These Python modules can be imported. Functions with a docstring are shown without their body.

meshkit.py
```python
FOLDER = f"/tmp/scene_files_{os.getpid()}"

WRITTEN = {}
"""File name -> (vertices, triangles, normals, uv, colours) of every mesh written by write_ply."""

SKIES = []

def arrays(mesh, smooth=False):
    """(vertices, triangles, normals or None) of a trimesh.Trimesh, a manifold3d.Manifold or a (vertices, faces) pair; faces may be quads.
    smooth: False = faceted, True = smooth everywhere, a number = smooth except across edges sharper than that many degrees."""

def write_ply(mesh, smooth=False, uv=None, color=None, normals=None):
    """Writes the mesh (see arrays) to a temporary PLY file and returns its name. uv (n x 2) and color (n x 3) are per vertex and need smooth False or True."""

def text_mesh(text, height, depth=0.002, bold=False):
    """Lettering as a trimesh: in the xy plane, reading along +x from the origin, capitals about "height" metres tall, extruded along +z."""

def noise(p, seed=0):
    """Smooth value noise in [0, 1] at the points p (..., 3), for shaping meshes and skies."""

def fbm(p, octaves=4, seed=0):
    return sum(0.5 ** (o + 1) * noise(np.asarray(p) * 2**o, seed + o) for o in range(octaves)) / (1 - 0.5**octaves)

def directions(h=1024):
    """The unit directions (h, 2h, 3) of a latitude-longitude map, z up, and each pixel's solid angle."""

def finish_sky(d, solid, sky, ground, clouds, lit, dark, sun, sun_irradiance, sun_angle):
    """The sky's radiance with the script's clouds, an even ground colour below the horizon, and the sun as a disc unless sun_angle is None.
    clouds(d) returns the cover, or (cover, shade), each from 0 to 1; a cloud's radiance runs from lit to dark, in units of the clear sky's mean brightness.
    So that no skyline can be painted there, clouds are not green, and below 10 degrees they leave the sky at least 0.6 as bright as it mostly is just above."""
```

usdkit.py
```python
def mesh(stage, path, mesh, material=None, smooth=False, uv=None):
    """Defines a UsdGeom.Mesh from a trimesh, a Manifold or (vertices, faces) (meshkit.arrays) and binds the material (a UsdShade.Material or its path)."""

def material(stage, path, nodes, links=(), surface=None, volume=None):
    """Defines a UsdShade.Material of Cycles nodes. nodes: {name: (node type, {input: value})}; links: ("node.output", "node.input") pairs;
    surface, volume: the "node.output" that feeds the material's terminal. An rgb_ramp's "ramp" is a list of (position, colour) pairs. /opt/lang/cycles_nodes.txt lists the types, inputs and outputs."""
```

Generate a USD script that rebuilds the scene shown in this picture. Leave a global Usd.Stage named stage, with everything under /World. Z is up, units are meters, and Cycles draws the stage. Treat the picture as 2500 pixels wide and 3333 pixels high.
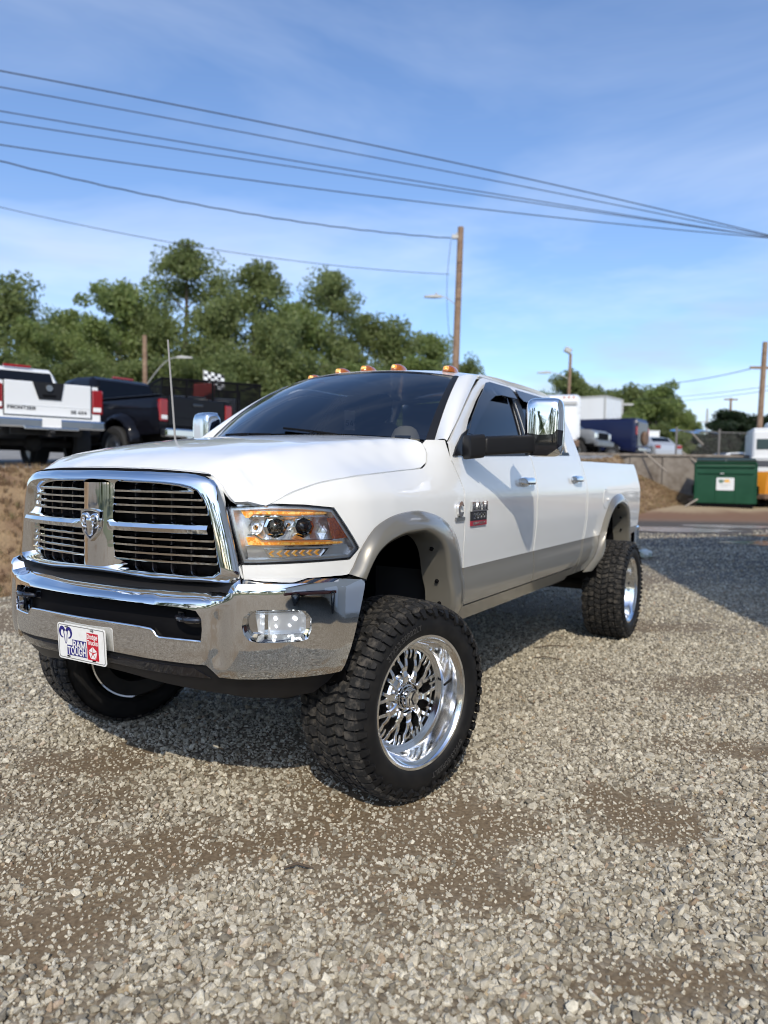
import math, numpy as np, trimesh, shapely, usdkit, meshkit
from shapely.geometry import Polygon, Point, LineString, box as sbox
from shapely import affinity, contains_xy
from shapely.ops import unary_union
from scipy.spatial import Delaunay
from scipy.interpolate import PchipInterpolator as PCH, RBFInterpolator as RBF
from pxr import Usd, UsdGeom, UsdLux, UsdShade, Gf, Sdf, Vt
stage = Usd.Stage.CreateInMemory()
UsdGeom.SetStageUpAxis(stage, 'Z'); UsdGeom.SetStageMetersPerUnit(stage, 1.0)
UsdGeom.Xform.Define(stage, '/World'); UsdGeom.Scope.Define(stage, '/World/Looks')
# ---------------------------------------------------------------- camera, sky, sun, exposure
CAM = np.array([3.0007, 2.5875, 1.4611]); YAW, PIT, ROL = np.radians([210.5675, -2.8143, 0.8694])
_f = np.array([math.cos(YAW)*math.cos(PIT), math.sin(YAW)*math.cos(PIT), math.sin(PIT)])
_r = np.array([math.sin(YAW), -math.cos(YAW), 0]); _u = np.cross(_r, _f)
_r, _u = math.cos(ROL)*_r+math.sin(ROL)*_u, -math.sin(ROL)*_r+math.cos(ROL)*_u
cam = UsdGeom.Camera.Define(stage, '/World/camera')
cam.AddTransformOp().Set(Gf.Matrix4d(*_r, 0, *_u, 0, *(-_f), 0, *CAM, 1))
cam.CreateHorizontalApertureAttr(24.0); cam.CreateFocalLengthAttr(24.0*2371.5/2500)
cam.CreateFStopAttr(1.7); cam.CreateFocusDistanceAttr(3.05); cam.CreateExposureAttr(0.44)
SUN = np.array([1.02, .63, 1.0]); SUN /= np.linalg.norm(SUN)
sun = UsdLux.DistantLight.Define(stage, '/World/sun')
z = SUN; x = np.cross([0, 0, 1.0], z); x /= np.linalg.norm(x); y = np.cross(z, x)
sun.AddTransformOp().Set(Gf.Matrix4d(*x, 0, *y, 0, *z, 0, 0, 0, 0, 1))
sun.CreateIntensityAttr(0.62); sun.CreateAngleAttr(0.55); sun.CreateColorAttr(Gf.Vec3f(1.0, .91, .76)); sun.CreateNormalizeAttr(True)
dome = UsdLux.DomeLight.Define(stage, '/World/sky')
SKY = 0.14
sky_mat = usdkit.material(stage, '/World/Looks/sky', {
    'sky': ('sky_texture', dict(sky_type='single_scattering', sun_disc=False, sun_elevation=math.asin(SUN[2]), sun_rotation=math.atan2(SUN[0], SUN[1]), air_density=1.0, aerosol_density=1.2, ozone_density=2.0)),
    'co': ('texture_coordinate', {}),
    'mp': ('mapping', dict(scale=(1.6, 1.1, 5.0), rotation=(0.0, 0.25, 0.5))),
    'n1': ('noise_texture', dict(scale=1.3, detail=7, roughness=.56, distortion=.35)),
    'r1': ('rgb_ramp', dict(ramp=[(.46, (0, 0, 0)), (.68, (1, 1, 1))])),
    'sx': ('separate_xyz', {}),
    'hz': ('map_range', dict(from_min=0.0, from_max=.42, to_min=.80, to_max=.14, clamp=True)),
    'cv': ('math', dict(math_type='multiply')),
    'mp2': ('mapping', dict(scale=(2.4, 2.4, 9.0))),
    'n2': ('noise_texture', dict(scale=1.25, detail=5, roughness=.5)),
    'r2': ('rgb_ramp', dict(ramp=[(.50, (0, 0, 0)), (.62, (1, 1, 1))])),
    'lo': ('map_range', dict(from_min=.04, from_max=.34, to_min=.85, to_max=0.0, clamp=True)),
    'cv2': ('math', dict(math_type='multiply')),
    'm1': ('mix', dict(color2=(5.6, 6.1, 6.9))), 'm2': ('mix', dict(color2=(3.1, 3.3, 3.8))),
    'tint': ('mix', dict(mix_type='multiply', fac=1.0, color2=(.84, .94, 1.09))),
    'bg': ('background_shader', dict(strength=SKY))},
    [('co.generated', 'mp.vector'), ('mp.vector', 'n1.vector'), ('n1.fac', 'r1.fac'), ('co.generated', 'sx.vector'), ('sx.z', 'hz.value'),
     ('r1.color', 'cv.value1'), ('hz.result', 'cv.value2'), ('cv.value', 'm1.fac'), ('sky.color', 'tint.color1'), ('tint.color', 'm1.color1'),
     ('co.generated', 'mp2.vector'), ('mp2.vector', 'n2.vector'), ('n2.fac', 'r2.fac'), ('r2.color', 'cv2.value1'), ('sx.z', 'lo.value'), ('lo.result', 'cv2.value2'),
     ('m1.color', 'm2.color1'), ('cv2.value', 'm2.fac'), ('m2.color', 'bg.color')], surface='bg.background')
UsdShade.MaterialBindingAPI.Apply(dome.GetPrim()).Bind(sky_mat)
# ---------------------------------------------------------------- helpers
_n = {}
def path_for(parent, name):
    p = str(parent.GetPath()) if parent is not None else '/World'
    k = _n.get((p, name), 0); _n[(p, name)] = k+1
    return f'{p}/{name}' + (f'_{k:03d}' if k else '')
def tag(prim, label=None, cat=None, group=None, kind=None):
    prim = prim.GetPrim() if hasattr(prim, 'GetPrim') else prim
    for k, v in (('label', label), ('category', cat), ('group', group), ('kind', kind)):
        if v: prim.SetCustomDataByKey(k, v)
    return prim
def thing(name, label, cat, loc=(0, 0, 0), rz=0.0, group=None, parent=None):
    x = UsdGeom.Xform.Define(stage, path_for(parent, name)); x.AddTranslateOp().Set(Gf.Vec3d(*map(float, loc))); x.AddRotateZOp().Set(float(rz))
    return tag(x.GetPrim(), label, cat, group)
def obj(name, mesh, m, parent=None, smooth=30, label=None, cat=None, group=None, kind=None):
    if isinstance(mesh, (list,)): mesh = cat_(mesh)
    p = usdkit.mesh(stage, path_for(parent, name), mesh, m, smooth=smooth).GetPrim()
    return tag(p, label, cat, group, kind)
def copy_of(root, name, loc, rz, label=None, cat=None, group=None, parent=None, scale=None):
    x = UsdGeom.Xform.Define(stage, path_for(parent, name)); x.AddTranslateOp().Set(Gf.Vec3d(*map(float, loc))); x.AddRotateZOp().Set(float(rz))
    if scale: x.AddScaleOp().Set(Gf.Vec3f(*scale))
    pr = x.GetPrim(); pr.GetReferences().AddInternalReference(root.GetPath()); pr.SetInstanceable(True)
    return tag(pr, label, cat, group)
def TM(v, f): return trimesh.Trimesh(np.asarray(v, float), np.asarray(f, int), process=False)
def cat_(ms): return trimesh.util.concatenate([m for m in ms if m is not None])
def mir(m):
    v = np.array(m.vertices); v[:, 1] *= -1
    return TM(v, np.array(m.faces)[:, ::-1])
def move(m, t=(0, 0, 0), rx=0, ry=0, rz=0, s=None):
    m = m.copy()
    if s is not None: m.apply_scale(s)
    for a, ax in ((rx, [1, 0, 0]), (ry, [0, 1, 0]), (rz, [0, 0, 1])):
        if a: m.apply_transform(trimesh.transformations.rotation_matrix(math.radians(a), ax))
    m.apply_translation(t); return m
def bx(x0, x1, y0, y1, z0, z1, c=.0):
    """A box with chamfered edges."""
    (x0, x1), (y0, y1), (z0, z1) = sorted((x0, x1)), sorted((y0, y1)), sorted((z0, z1))
    if not c:
        m = trimesh.creation.box([x1-x0, y1-y0, z1-z0]); m.apply_translation([(x0+x1)/2, (y0+y1)/2, (z0+z1)/2]); return TM(m.vertices, m.faces)
    P = []
    for X, sx in ((x0, 1), (x1, -1)):
        for Y, sy in ((y0, 1), (y1, -1)):
            for Z, sz in ((z0, 1), (z1, -1)):
                P += [(X, Y+sy*c, Z+sz*c), (X+sx*c, Y, Z+sz*c), (X+sx*c, Y+sy*c, Z)]
    return hull(P)
def hull(P):
    m = trimesh.convex.convex_hull(np.array(P, float)); return TM(m.vertices, m.faces)
def grid(S, cu=False, cv=False):
    """Quads over an array of points (n, m, 3)."""
    S = np.asarray(S, float); n, m = S.shape[:2]; idx = np.arange(n*m).reshape(n, m)
    a = np.vstack([idx, idx[:1]]) if cu else idx
    a = np.hstack([a, a[:, :1]]) if cv else a
    q = np.stack([a[:-1, :-1], a[1:, :-1], a[1:, 1:], a[:-1, 1:]], -1).reshape(-1, 4)
    return TM(S.reshape(-1, 3), np.vstack([q[:, [0, 1, 2]], q[:, [0, 2, 3]]]))
def face_out(m, out):
    a = (m.face_normals*m.area_faces[:, None]).sum(0)
    return TM(m.vertices, m.faces[:, ::-1]) if a @ np.asarray(out, float) < 0 else m
def tube(P, R, n=8, caps=True):
    P = np.asarray(P, float); R = np.broadcast_to(np.asarray(R, float), (len(P),)); T = np.gradient(P, axis=0); T /= np.linalg.norm(T, axis=1)[:, None]+1e-12
    a = np.cross(T[0], [0, 0, 1.0] if abs(T[0][2]) < .9 else [1.0, 0, 0]); A = []
    for t in T:
        a = a-t*(a@t); a /= np.linalg.norm(a)+1e-12; A.append(a)
    A = np.array(A); B = np.cross(T, A); g = np.arange(n)*2*np.pi/n
    S = P[:, None]+R[:, None, None]*(np.cos(g)[None, :, None]*A[:, None]+np.sin(g)[None, :, None]*B[:, None])
    m = grid(S, cv=True); m = TM(m.vertices, m.faces[:, ::-1])
    if caps:
        v = np.vstack([m.vertices, P[:1], P[-1:]]); k = len(P)*n
        f = [(k, (i+1) % n, i) for i in range(n)]+[(k+1, k-n+i, k-n+(i+1) % n) for i in range(n)]
        m = TM(v, np.vstack([m.faces, np.array(f)[:, ::-1]]))
    return m
def lathe(prof, n=48, axis='y', close=False):
    """prof: (r, h) pairs turned about the axis."""
    p = np.asarray(prof, float); g = np.arange(n)*2*np.pi/n
    S = np.stack([p[:, 0][:, None]*np.cos(g), p[:, 1][:, None]+0*g, p[:, 0][:, None]*np.sin(g)], -1)
    if axis == 'z': S = S[..., [0, 2, 1]]
    if axis == 'x': S = S[..., [1, 0, 2]]
    return grid(S, cv=True, cu=close)
def dens(P, h, closed=True):
    P = np.asarray(P, float); Q = np.vstack([P, P[:1]]) if closed else P; out = []
    for a, b in zip(Q[:-1], Q[1:]):
        k = max(1, int(math.ceil(np.linalg.norm(b-a)/h))); out += [a+(b-a)*i/k for i in range(k)]
    if not closed: out.append(Q[-1])
    return np.array(out)
def curve(P, n=40):
    """A smooth curve through points."""
    P = np.asarray(P, float); s = np.r_[0, np.cumsum(np.linalg.norm(np.diff(P, axis=0), axis=1))]
    return PCH(s, P)(np.linspace(0, s[-1], n))
def panel(poly, M, h=.03, t=.012, holes=(), out=(0, 1, 0)):
    """A sheet over the polygon in the (u, v) plane, mapped by M, with its edges turned in by t."""
    rings = [dens(poly, h)]+[dens(q, h) for q in holes]
    pg = Polygon(rings[0], rings[1:]); pg = pg if pg.is_valid else pg.buffer(0)
    x0, y0, x1, y1 = pg.bounds; hy = h*.87
    gy = np.arange(y0+hy/2, y1, hy); gx = np.arange(x0+h/2, x1, h)
    X, Y = np.meshgrid(gx, gy); X = X+(np.arange(len(gy)) % 2)[:, None]*h/2
    inn = pg.buffer(-.5*h); G = np.stack([X.ravel(), Y.ravel()], -1)
    G = G[contains_xy(inn, G[:, 0], G[:, 1])] if not inn.is_empty else G[:0]
    V = np.vstack(rings+[G]); rng = np.random.default_rng(1)
    T = Delaunay(V+rng.normal(0, 1e-7, V.shape)).simplices; c = V[T].mean(1)
    a = V[T]; ar = np.abs(np.cross(a[:, 1]-a[:, 0], a[:, 2]-a[:, 0]))
    T = T[contains_xy(pg, c[:, 0], c[:, 1]) & (ar > 1e-9)]
    a = V[T]; s = (a[:, 1, 0]-a[:, 0, 0])*(a[:, 2, 1]-a[:, 0, 1])-(a[:, 1, 1]-a[:, 0, 1])*(a[:, 2, 0]-a[:, 0, 0])
    T[s < 0] = T[s < 0][:, ::-1]
    W = M(V[:, 0], V[:, 1]); m = face_out(TM(W, T), out)
    if t:
        N = np.array(m.vertex_normals); allv, allf, k0, base = [np.array(m.vertices)], [np.array(m.faces)], 0, len(W)
        for r in rings:
            i = np.arange(k0, k0+len(r)); k0 += len(r); n2 = len(r)
            allv.append(W[i]-N[i]*t); j = base+np.arange(n2); base += n2
            i2, j2 = np.roll(i, -1), np.roll(j, -1)
            allf += [np.stack([i, i2, j2], -1), np.stack([i, j2, j], -1)]
        m2 = TM(np.vstack(allv), np.vstack(allf)); m = m2
    return m
def prism(poly, d, holes=()):
    """Polygon in xy extruded 0..d along z."""
    p = poly if hasattr(poly, 'area') else Polygon(poly, holes)
    p = p if p.is_valid else p.buffer(0)
    gs = [g for g in getattr(p, 'geoms', [p]) if g.area > 1e-9]
    m = cat_([trimesh.creation.extrude_polygon(g, d, engine='earcut') for g in gs]); return TM(m.vertices, m.faces)
def warp(m, fn):
    return TM(fn(np.array(m.vertices)), m.faces)
def text(s, h, d=.002, bold=False): 
    m = meshkit.text_mesh(s, h, d, bold); return TM(m.vertices, m.faces)
# site frame: l metres to the right of the camera's line of sight, d metres ahead of it, along the ground
F0 = _f*[1, 1, 0]; F0 /= np.linalg.norm(F0); R0 = np.array([F0[1], -F0[0], 0]); AZ = math.degrees(math.atan2(F0[1], F0[0]))
def site(l, d, z=0.0): return np.array([CAM[0], CAM[1], 0])+R0*l+F0*d+np.array([0, 0, z])
# ---------------------------------------------------------------- materials
def mat(name, base, rough=.5, metal=0.0, noise=None, bump=None, **kw):
    """noise: (scale, second colour, low, high); bump: (scale, strength, distance)."""
    n = {'p': ('principled_bsdf', dict(base_color=base, roughness=rough, metallic=metal, **kw))}; l = []
    if noise or bump: n['co'] = ('texture_coordinate', {})
    if noise:
        n['n'] = ('noise_texture', dict(scale=noise[0], detail=5, roughness=.6)); n['r'] = ('rgb_ramp', dict(ramp=[(noise[2], base), (noise[3], noise[1])]))
        l += [('co.object', 'n.vector'), ('n.fac', 'r.fac'), ('r.color', 'p.base_color')]
    if bump:
        n['b'] = ('noise_texture', dict(scale=bump[0], detail=4)); n['bb'] = ('bump', dict(strength=bump[1], distance=bump[2]))
        l += [('co.object', 'b.vector'), ('b.fac', 'bb.height'), ('bb.normal', 'p.normal')]
    return usdkit.material(stage, '/World/Looks/'+name, n, l, surface='p.BSDF')
def pane_mat(name, tint, rough=.0, spec=(1, 1, 1), ior=1.5):
    return usdkit.material(stage, '/World/Looks/'+name, {'t': ('transparent_bsdf', dict(color=tint)), 'g': ('glossy_bsdf', dict(color=spec, roughness=rough)), 'f': ('fresnel', dict(IOR=ior)), 'm': ('mix_closure', {})},
        [('f.fac', 'm.fac'), ('t.BSDF', 'm.closure1'), ('g.BSDF', 'm.closure2')], surface='m.closure')
WHITE = (.79, .795, .775); TAUPE = (.185, .175, .148)
m_white = mat('white_paint', WHITE, .32, coat_weight=1.0, coat_roughness=.03)
m_two = usdkit.material(stage, '/World/Looks/two_tone_paint', {'co': ('texture_coordinate', {}), 's': ('separate_xyz', {}), 'g': ('math', dict(math_type='greater_than', value2=.977)),
    'm': ('mix', dict(color1=TAUPE, color2=WHITE)), 'p': ('principled_bsdf', dict(roughness=.32, coat_weight=1.0, coat_roughness=.03))},
    [('co.object', 's.vector'), ('s.z', 'g.value1'), ('g.value', 'm.fac'), ('m.color', 'p.base_color')], surface='p.BSDF')
m_taupe = mat('taupe_paint', TAUPE, .33, .25, coat_weight=.8, coat_roughness=.06)
m_chrome = mat('chrome', (.88, .88, .87), .035, 1.0, bump=(7, .05, .006))
m_chrome_d = mat('satin_chrome', (.62, .62, .61), .16, 1.0)
m_wheel = mat('polished_alloy', (.93, .93, .92), .11, 1.0); m_refl = mat('lamp_reflector', (.90, .91, .91), .24, .75)
m_steel = mat('dull_steel', (.38, .38, .37), .38, .9, noise=(9, (.24, .22, .2), .4, .7))
m_bpl = mat('black_plastic', (.011, .011, .012), .45, bump=(160, .12, .004), specular_ior_level=.3)
m_blk = mat('deep_black', (.004, .004, .005), .7, specular_ior_level=.12)
m_gloss = mat('gloss_black', (.008, .008, .01), .08, coat_weight=.6)
m_rub = mat('tyre_rubber', (.0065, .0065, .007), .62, noise=(14, (.016, .015, .014), .45, .75), specular_ior_level=.3)
m_tread = mat('dusty_tread', (.009, .009, .009), .85, noise=(30, (.070, .062, .052), .48, .66), bump=(90, .5, .003))
m_under = mat('underbody', (.012, .012, .012), .7, noise=(6, (.03, .026, .022), .4, .7))
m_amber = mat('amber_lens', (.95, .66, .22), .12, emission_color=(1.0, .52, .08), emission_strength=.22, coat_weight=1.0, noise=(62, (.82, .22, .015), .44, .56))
m_amber_d = mat('amber_reflector', (.72, .16, .01), .15, coat_weight=1.0, noise=(120, (.45, .07, .005), .4, .65))
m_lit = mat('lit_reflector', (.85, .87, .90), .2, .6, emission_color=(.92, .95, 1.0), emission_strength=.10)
m_led = mat('lit_led', (1, 1, 1), .2, emission_color=(.93, .96, 1.0), emission_strength=1.6)
m_lens = pane_mat('clear_lens', (.95, .96, .96))
m_wind = pane_mat('tinted_windshield', (.34, .35, .355), ior=2.05)
m_tint = mat('dark_glass', (.003, .0035, .005), .015, specular_ior_level=.28)
m_visor = mat('smoke_visor', (.004, .0045, .008), .05, specular_ior_level=.35)
m_red = mat('red_lens', (.26, .006, .008), .12, coat_weight=1.0)
m_plate = mat('plate_white', (.80, .80, .77), .35, noise=(30, (.70, .69, .64), .5, .8))
m_blue = mat('print_blue', (.02, .016, .16), .4); m_pred = mat('print_red', (.50, .012, .03), .4); m_let = mat('dusty_lettering', (.030, .029, .028), .8)
m_ink = mat('print_black', (.01, .01, .012), .45)
m_inter = mat('cabin_trim', (.030, .031, .033), .7)
# ---------------------------------------------------------------- the lifted white pickup: surfaces (x forward, y left, z up, ground at 0)
_cy = np.array([.0, .2, .4, .55, .70, .80, .88, .945, .985, 1.0]); _cx = np.array([.975, .968, .937, .897, .845, .765, .655, .52, .39, .2])
PLAN = PCH(_cy, _cx); _yy = np.linspace(1.0, 0.0, 400); _xx = PLAN(_yy); _ss = .2+np.r_[0, np.cumsum(np.hypot(np.diff(_xx), np.diff(_yy)))]
_zk = np.array([.66, .74, .80, .88, .96, 1.05, 1.2, 1.36, 1.42, 1.50, 1.58, 1.63, 1.75, 1.90, 2.02, 2.09, 2.14, 2.18])
OD = PCH(_zk, np.array([.085, .045, .018, .012, .018, .010, .0, .0, .012, .032, .052, .068, .112, .175, .235, .275, .315, .36]))
OF = PCH(_zk, np.array([.085, .045, .018, .012, .018, .010, .0, .012, .045, .11, .20, .27, .30, .33, .35, .36, .37, .38]))
def side(s, z, off=0.0):
    s = np.asarray(s, float); z = np.asarray(z, float)
    x = np.where(s < .2, s, np.interp(s, _ss, _xx)); y = np.where(s < .2, 1.0, np.interp(s, _ss, _yy)); e = 1e-3
    tx = np.where(s < .2, 1.0, np.interp(s+e, _ss, _xx)-np.interp(s-e, _ss, _xx)); ty = np.where(s < .2, 0.0, np.interp(s+e, _ss, _yy)-np.interp(s-e, _ss, _yy))
    l = np.hypot(tx, ty); nx, ny = -ty/l, tx/l
    w = np.clip((x+.55)/.6, 0, 1); w = w*w*(3-2*w)
    o = OD(z)*(1-w)+OF(z)*w+.018*np.clip((-2.8-x)/2.2, 0, 1)**1.5
    k = off-o
    return np.stack([x+nx*k, y+ny*k, z+0*x], -1)
S_ = lambda off: (lambda s, z: side(s, z, off))
_pb = PCH([0, .3, .5, .68, .82, .92, .975, 1.0], [1.075, 1.05, 1.005, .925, .82, .70, .60, .47]); _y2 = np.linspace(0, 1, 300); _x2 = _pb(_y2); _q2 = np.r_[0, np.cumsum(np.hypot(np.diff(_x2), np.diff(_y2)))]
_bof = PCH([.50, .58, .66, .70, .78, .86, .94, .970, .984, .994, 1.003], [.13, .075, .03, .012, .003, .0, .0, .003, .014, .036, .085])
def bumper(q, z, off=0.0):
    q = np.asarray(q, float); z = np.asarray(z, float); a = np.abs(q); sg = np.where(q < 0, -1., 1.)
    x = np.interp(a, _q2, _x2); y = np.interp(a, _q2, _y2); e = 2e-3
    tx = np.interp(a+e, _q2, _x2)-np.interp(np.maximum(a-e, -e), _q2, _x2); ty = np.interp(a+e, _q2, _y2)-np.interp(a-e, _q2, _y2)
    tx = np.where(a < e, 0, tx); l = np.hypot(tx, ty)+1e-9; nx, ny = ty/l, -tx/l
    w = np.clip((a-.66)/.08, 0, 1); w = w*w*(3-2*w)
    zz = z-.06*w*np.clip((z-.80)/.2, 0, 1)
    groove = .014*np.exp(-((a-.665)/.022)**2)*np.clip((.96-z)/.06, 0, 1)*np.clip((z-.70)/.05, 0, 1)
    k = off-_bof(np.clip(zz, .50, 1.003))-groove+.012*w
    return np.stack([x+nx*k, sg*(y+ny*k), z+0*x], -1)
B_ = lambda off: (lambda q, z: bumper(q, z, off))
def front(y, z, off=0.0):
    y = np.asarray(y, float); z = np.asarray(z, float); a = np.abs(y); d = (PLAN(np.minimum(a+.01, 1))-PLAN(np.maximum(a-.01, 0)))/np.maximum(np.minimum(a+.01, 1)-np.maximum(a-.01, 0), 1e-6)
    nx = 1/np.sqrt(1+d*d); ny = -d*nx*np.sign(y)
    return np.stack([PLAN(a)+off*nx, y+off*ny, z+0*y], -1)
G_ = lambda off: (lambda y, z: front(y, z, off))
_shut = np.array([(.846, 1.351), (.80, 1.374), (.757, 1.394), (.70, 1.412), (.643, 1.428), (.55, 1.444), (.455, 1.456), (.31, 1.468), (.169, 1.478), (.02, 1.488), (-.13, 1.498), (-.19, 1.505), (-.25, 1.530), (-.288, 1.576), (-.301, 1.606), (-.299, 1.632)])
_sh3 = side(_shut[:, 0], _shut[:, 1]); _h = []
_ycr = PCH([-.30, 0, .3, .6, .80, .9], [.790, .725, .665, .60, .535, .49]); _zce = PCH([-.35, 0, .3, .6, .8, .9, .955], [1.69, 1.667, 1.636, 1.592, 1.548, 1.513, 1.480])
for xx in (-.29, -.15, 0, .15, .3, .45, .6, .7, .78):
    yc, zc = float(_ycr(xx)), float(_zce(xx))-.034; o_ = np.argsort(_sh3[:-2, 0]); ysh, zsh = np.interp(xx, _sh3[:-2][o_, 0], _sh3[:-2][o_, 1]), np.interp(xx, _sh3[:-2][o_, 0], _sh3[:-2][o_, 2])
    for t in (0, .3, .6, .85, .96): _h.append((xx, yc*t, zc+.034*(1-t**2.4)))
    for t, g in ((.0, 0), (.07, .05), (.25, .26), (.5, .56), (.75, .80), (1, 1)): _h.append((xx, yc+(ysh-yc)*t, zc+(zsh-zc)*g)) if not (xx < -.2 and t in (.25, .5, .75)) else None
for xx, yy_, zz_ in ((.953, 0, 1.480), (.93, 0, 1.498), (.944, .2, 1.478), (.92, .2, 1.497), (.914, .4, 1.473), (.89, .4, 1.488), (.88, .54, 1.458), (.85, .54, 1.475), (.88, .20, 1.517), (.85, .42, 1.504), (.872, .59, 1.425), (.866, .62, 1.385), (.86, .66, 1.338), (.835, .64, 1.392), (.81, .66, 1.425), (.80, .62, 1.465)): _h.append((xx, yy_, zz_))
_h = np.vstack([_h, _sh3, [(-.36, 0, 1.692), (-.36, .4, 1.687), (-.36, .76, 1.658)]])
_h = np.vstack([_h, _h[_h[:, 1] > 0]*[1, -1, 1]]); _hood = RBF(_h[:, :2], _h[:, 2], smoothing=4e-5, kernel='thin_plate_spline')
def hood(x, y):
    x = np.asarray(x, float); y = np.asarray(y, float)
    return np.stack([x, y, _hood(np.stack([x.ravel(), y.ravel()], -1)).reshape(x.shape)], -1)
def wind(u, v, off=0.0):
    u = np.asarray(u, float); v = np.asarray(v, float); u2 = np.abs(u)**2.4
    b = np.stack([-.22-.29*u2, .822*u, 1.69-.035*u2], -1); t = np.stack([-1.00-.125*u2, .672*u, 2.128-.05*u2], -1)
    p = b*(1-v)[..., None]+t*v[..., None]; n = np.stack([.55-0*u, .25*u, .8+0*u], -1); n /= np.linalg.norm(n, axis=-1, keepdims=True)
    return p+n*(.035*4*v*(1-v)+off)[..., None]
_rf = np.array([(-1.0, 0, 2.135), (-1.03, .33, 2.125), (-1.14, .672, 2.083), (-1.126, 0, 2.152), (-1.147, .22, 2.150), (-1.25, .53, 2.136), (-1.30, .68, 2.112), (-1.9, 0, 2.19), (-1.9, .4, 2.182), (-1.9, .62, 2.165), (-1.9, .70, 2.14), (-1.5, .69, 2.133), (-2.5, .70, 2.143),
  (-2.5, 0, 2.185), (-2.5, .5, 2.172), (-2.86, 0, 2.165), (-2.86, .5, 2.155), (-2.86, .68, 2.135), (-1.5, 0, 2.178), (-1.5, .45, 2.165)])
_rf = np.vstack([_rf, _rf[_rf[:, 1] > 0]*[1, -1, 1]]); _roof = RBF(_rf[:, :2], _rf[:, 2], smoothing=1e-5, kernel='thin_plate_spline')
def roof(x, y):
    x = np.asarray(x, float); y = np.asarray(y, float)
    return np.stack([x, y, _roof(np.stack([x.ravel(), y.ravel()], -1)).reshape(x.shape)], -1)
truck = thing('pickup_truck', 'lifted white crew cab pickup with taupe lower panels, chrome grille and chrome wheels on gravel', 'pickup truck')
def both(name, mesh, m, parent=None, smooth=30, **k):
    a = obj(name, mesh, m, parent or truck, smooth, **k)
    return a, obj(name, mir(mesh if not isinstance(mesh, list) else cat_(mesh)), m, parent or truck, smooth, **k)
L = np.array
# ---- hood, cowl, windshield, roof
hr = [(.948, 0), (.941, .2), (.911, .4), (.892, .48), (.880, .53), (.874, .58), (.868, .62), (.858, .648), (.80, .755)]+[(p[0], p[1]-.004) for p in side(_shut[1:, 0], _shut[1:, 1])]+[(-.296, .80), (-.285, .70), (-.26, .45), (-.24, .2), (-.235, 0)]
hp = hr+[(a, -b) for a, b in hr[-2:0:-1]]
hd = obj('hood', panel(hp, hood, .028, .02, out=(0, 0, 1)), m_white, truck)
cw = [(-.245, 0), (-.25, .2), (-.27, .45), (-.295, .70), (-.305, .80), (-.31, .858), (-.52, .90), (-.56, .82), (-.40, .5), (-.30, 0)]
obj('cowl', panel(cw+[(a, -b) for a, b in cw[-2:0:-1]], lambda x, y: np.stack([x, y, 1.664-.028*np.abs(y)**2+0*x], -1), .06, .02, out=(0, 0, 1)), m_bpl, truck)
uv = np.linspace(-.975, .975, 41); vv = np.linspace(.0, .975, 15); U, V = np.meshgrid(uv, vv, indexing='ij')
ws = obj('windshield', face_out(grid(wind(U, V)), (1, 0, 1)), m_wind, truck, True)
def strip(P, Q, k=3, bulge=0.0, n=None):
    P, Q = np.asarray(P), np.asarray(Q); t = np.linspace(0, 1, k)[None, :, None]; S = P[:, None]*(1-t)+Q[:, None]*t
    if bulge: S = S+np.asarray(n, float)*bulge*4*(t*(1-t))
    return grid(S)
one = np.ones(30); v3 = np.linspace(-.02, 1.0, 30)
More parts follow.
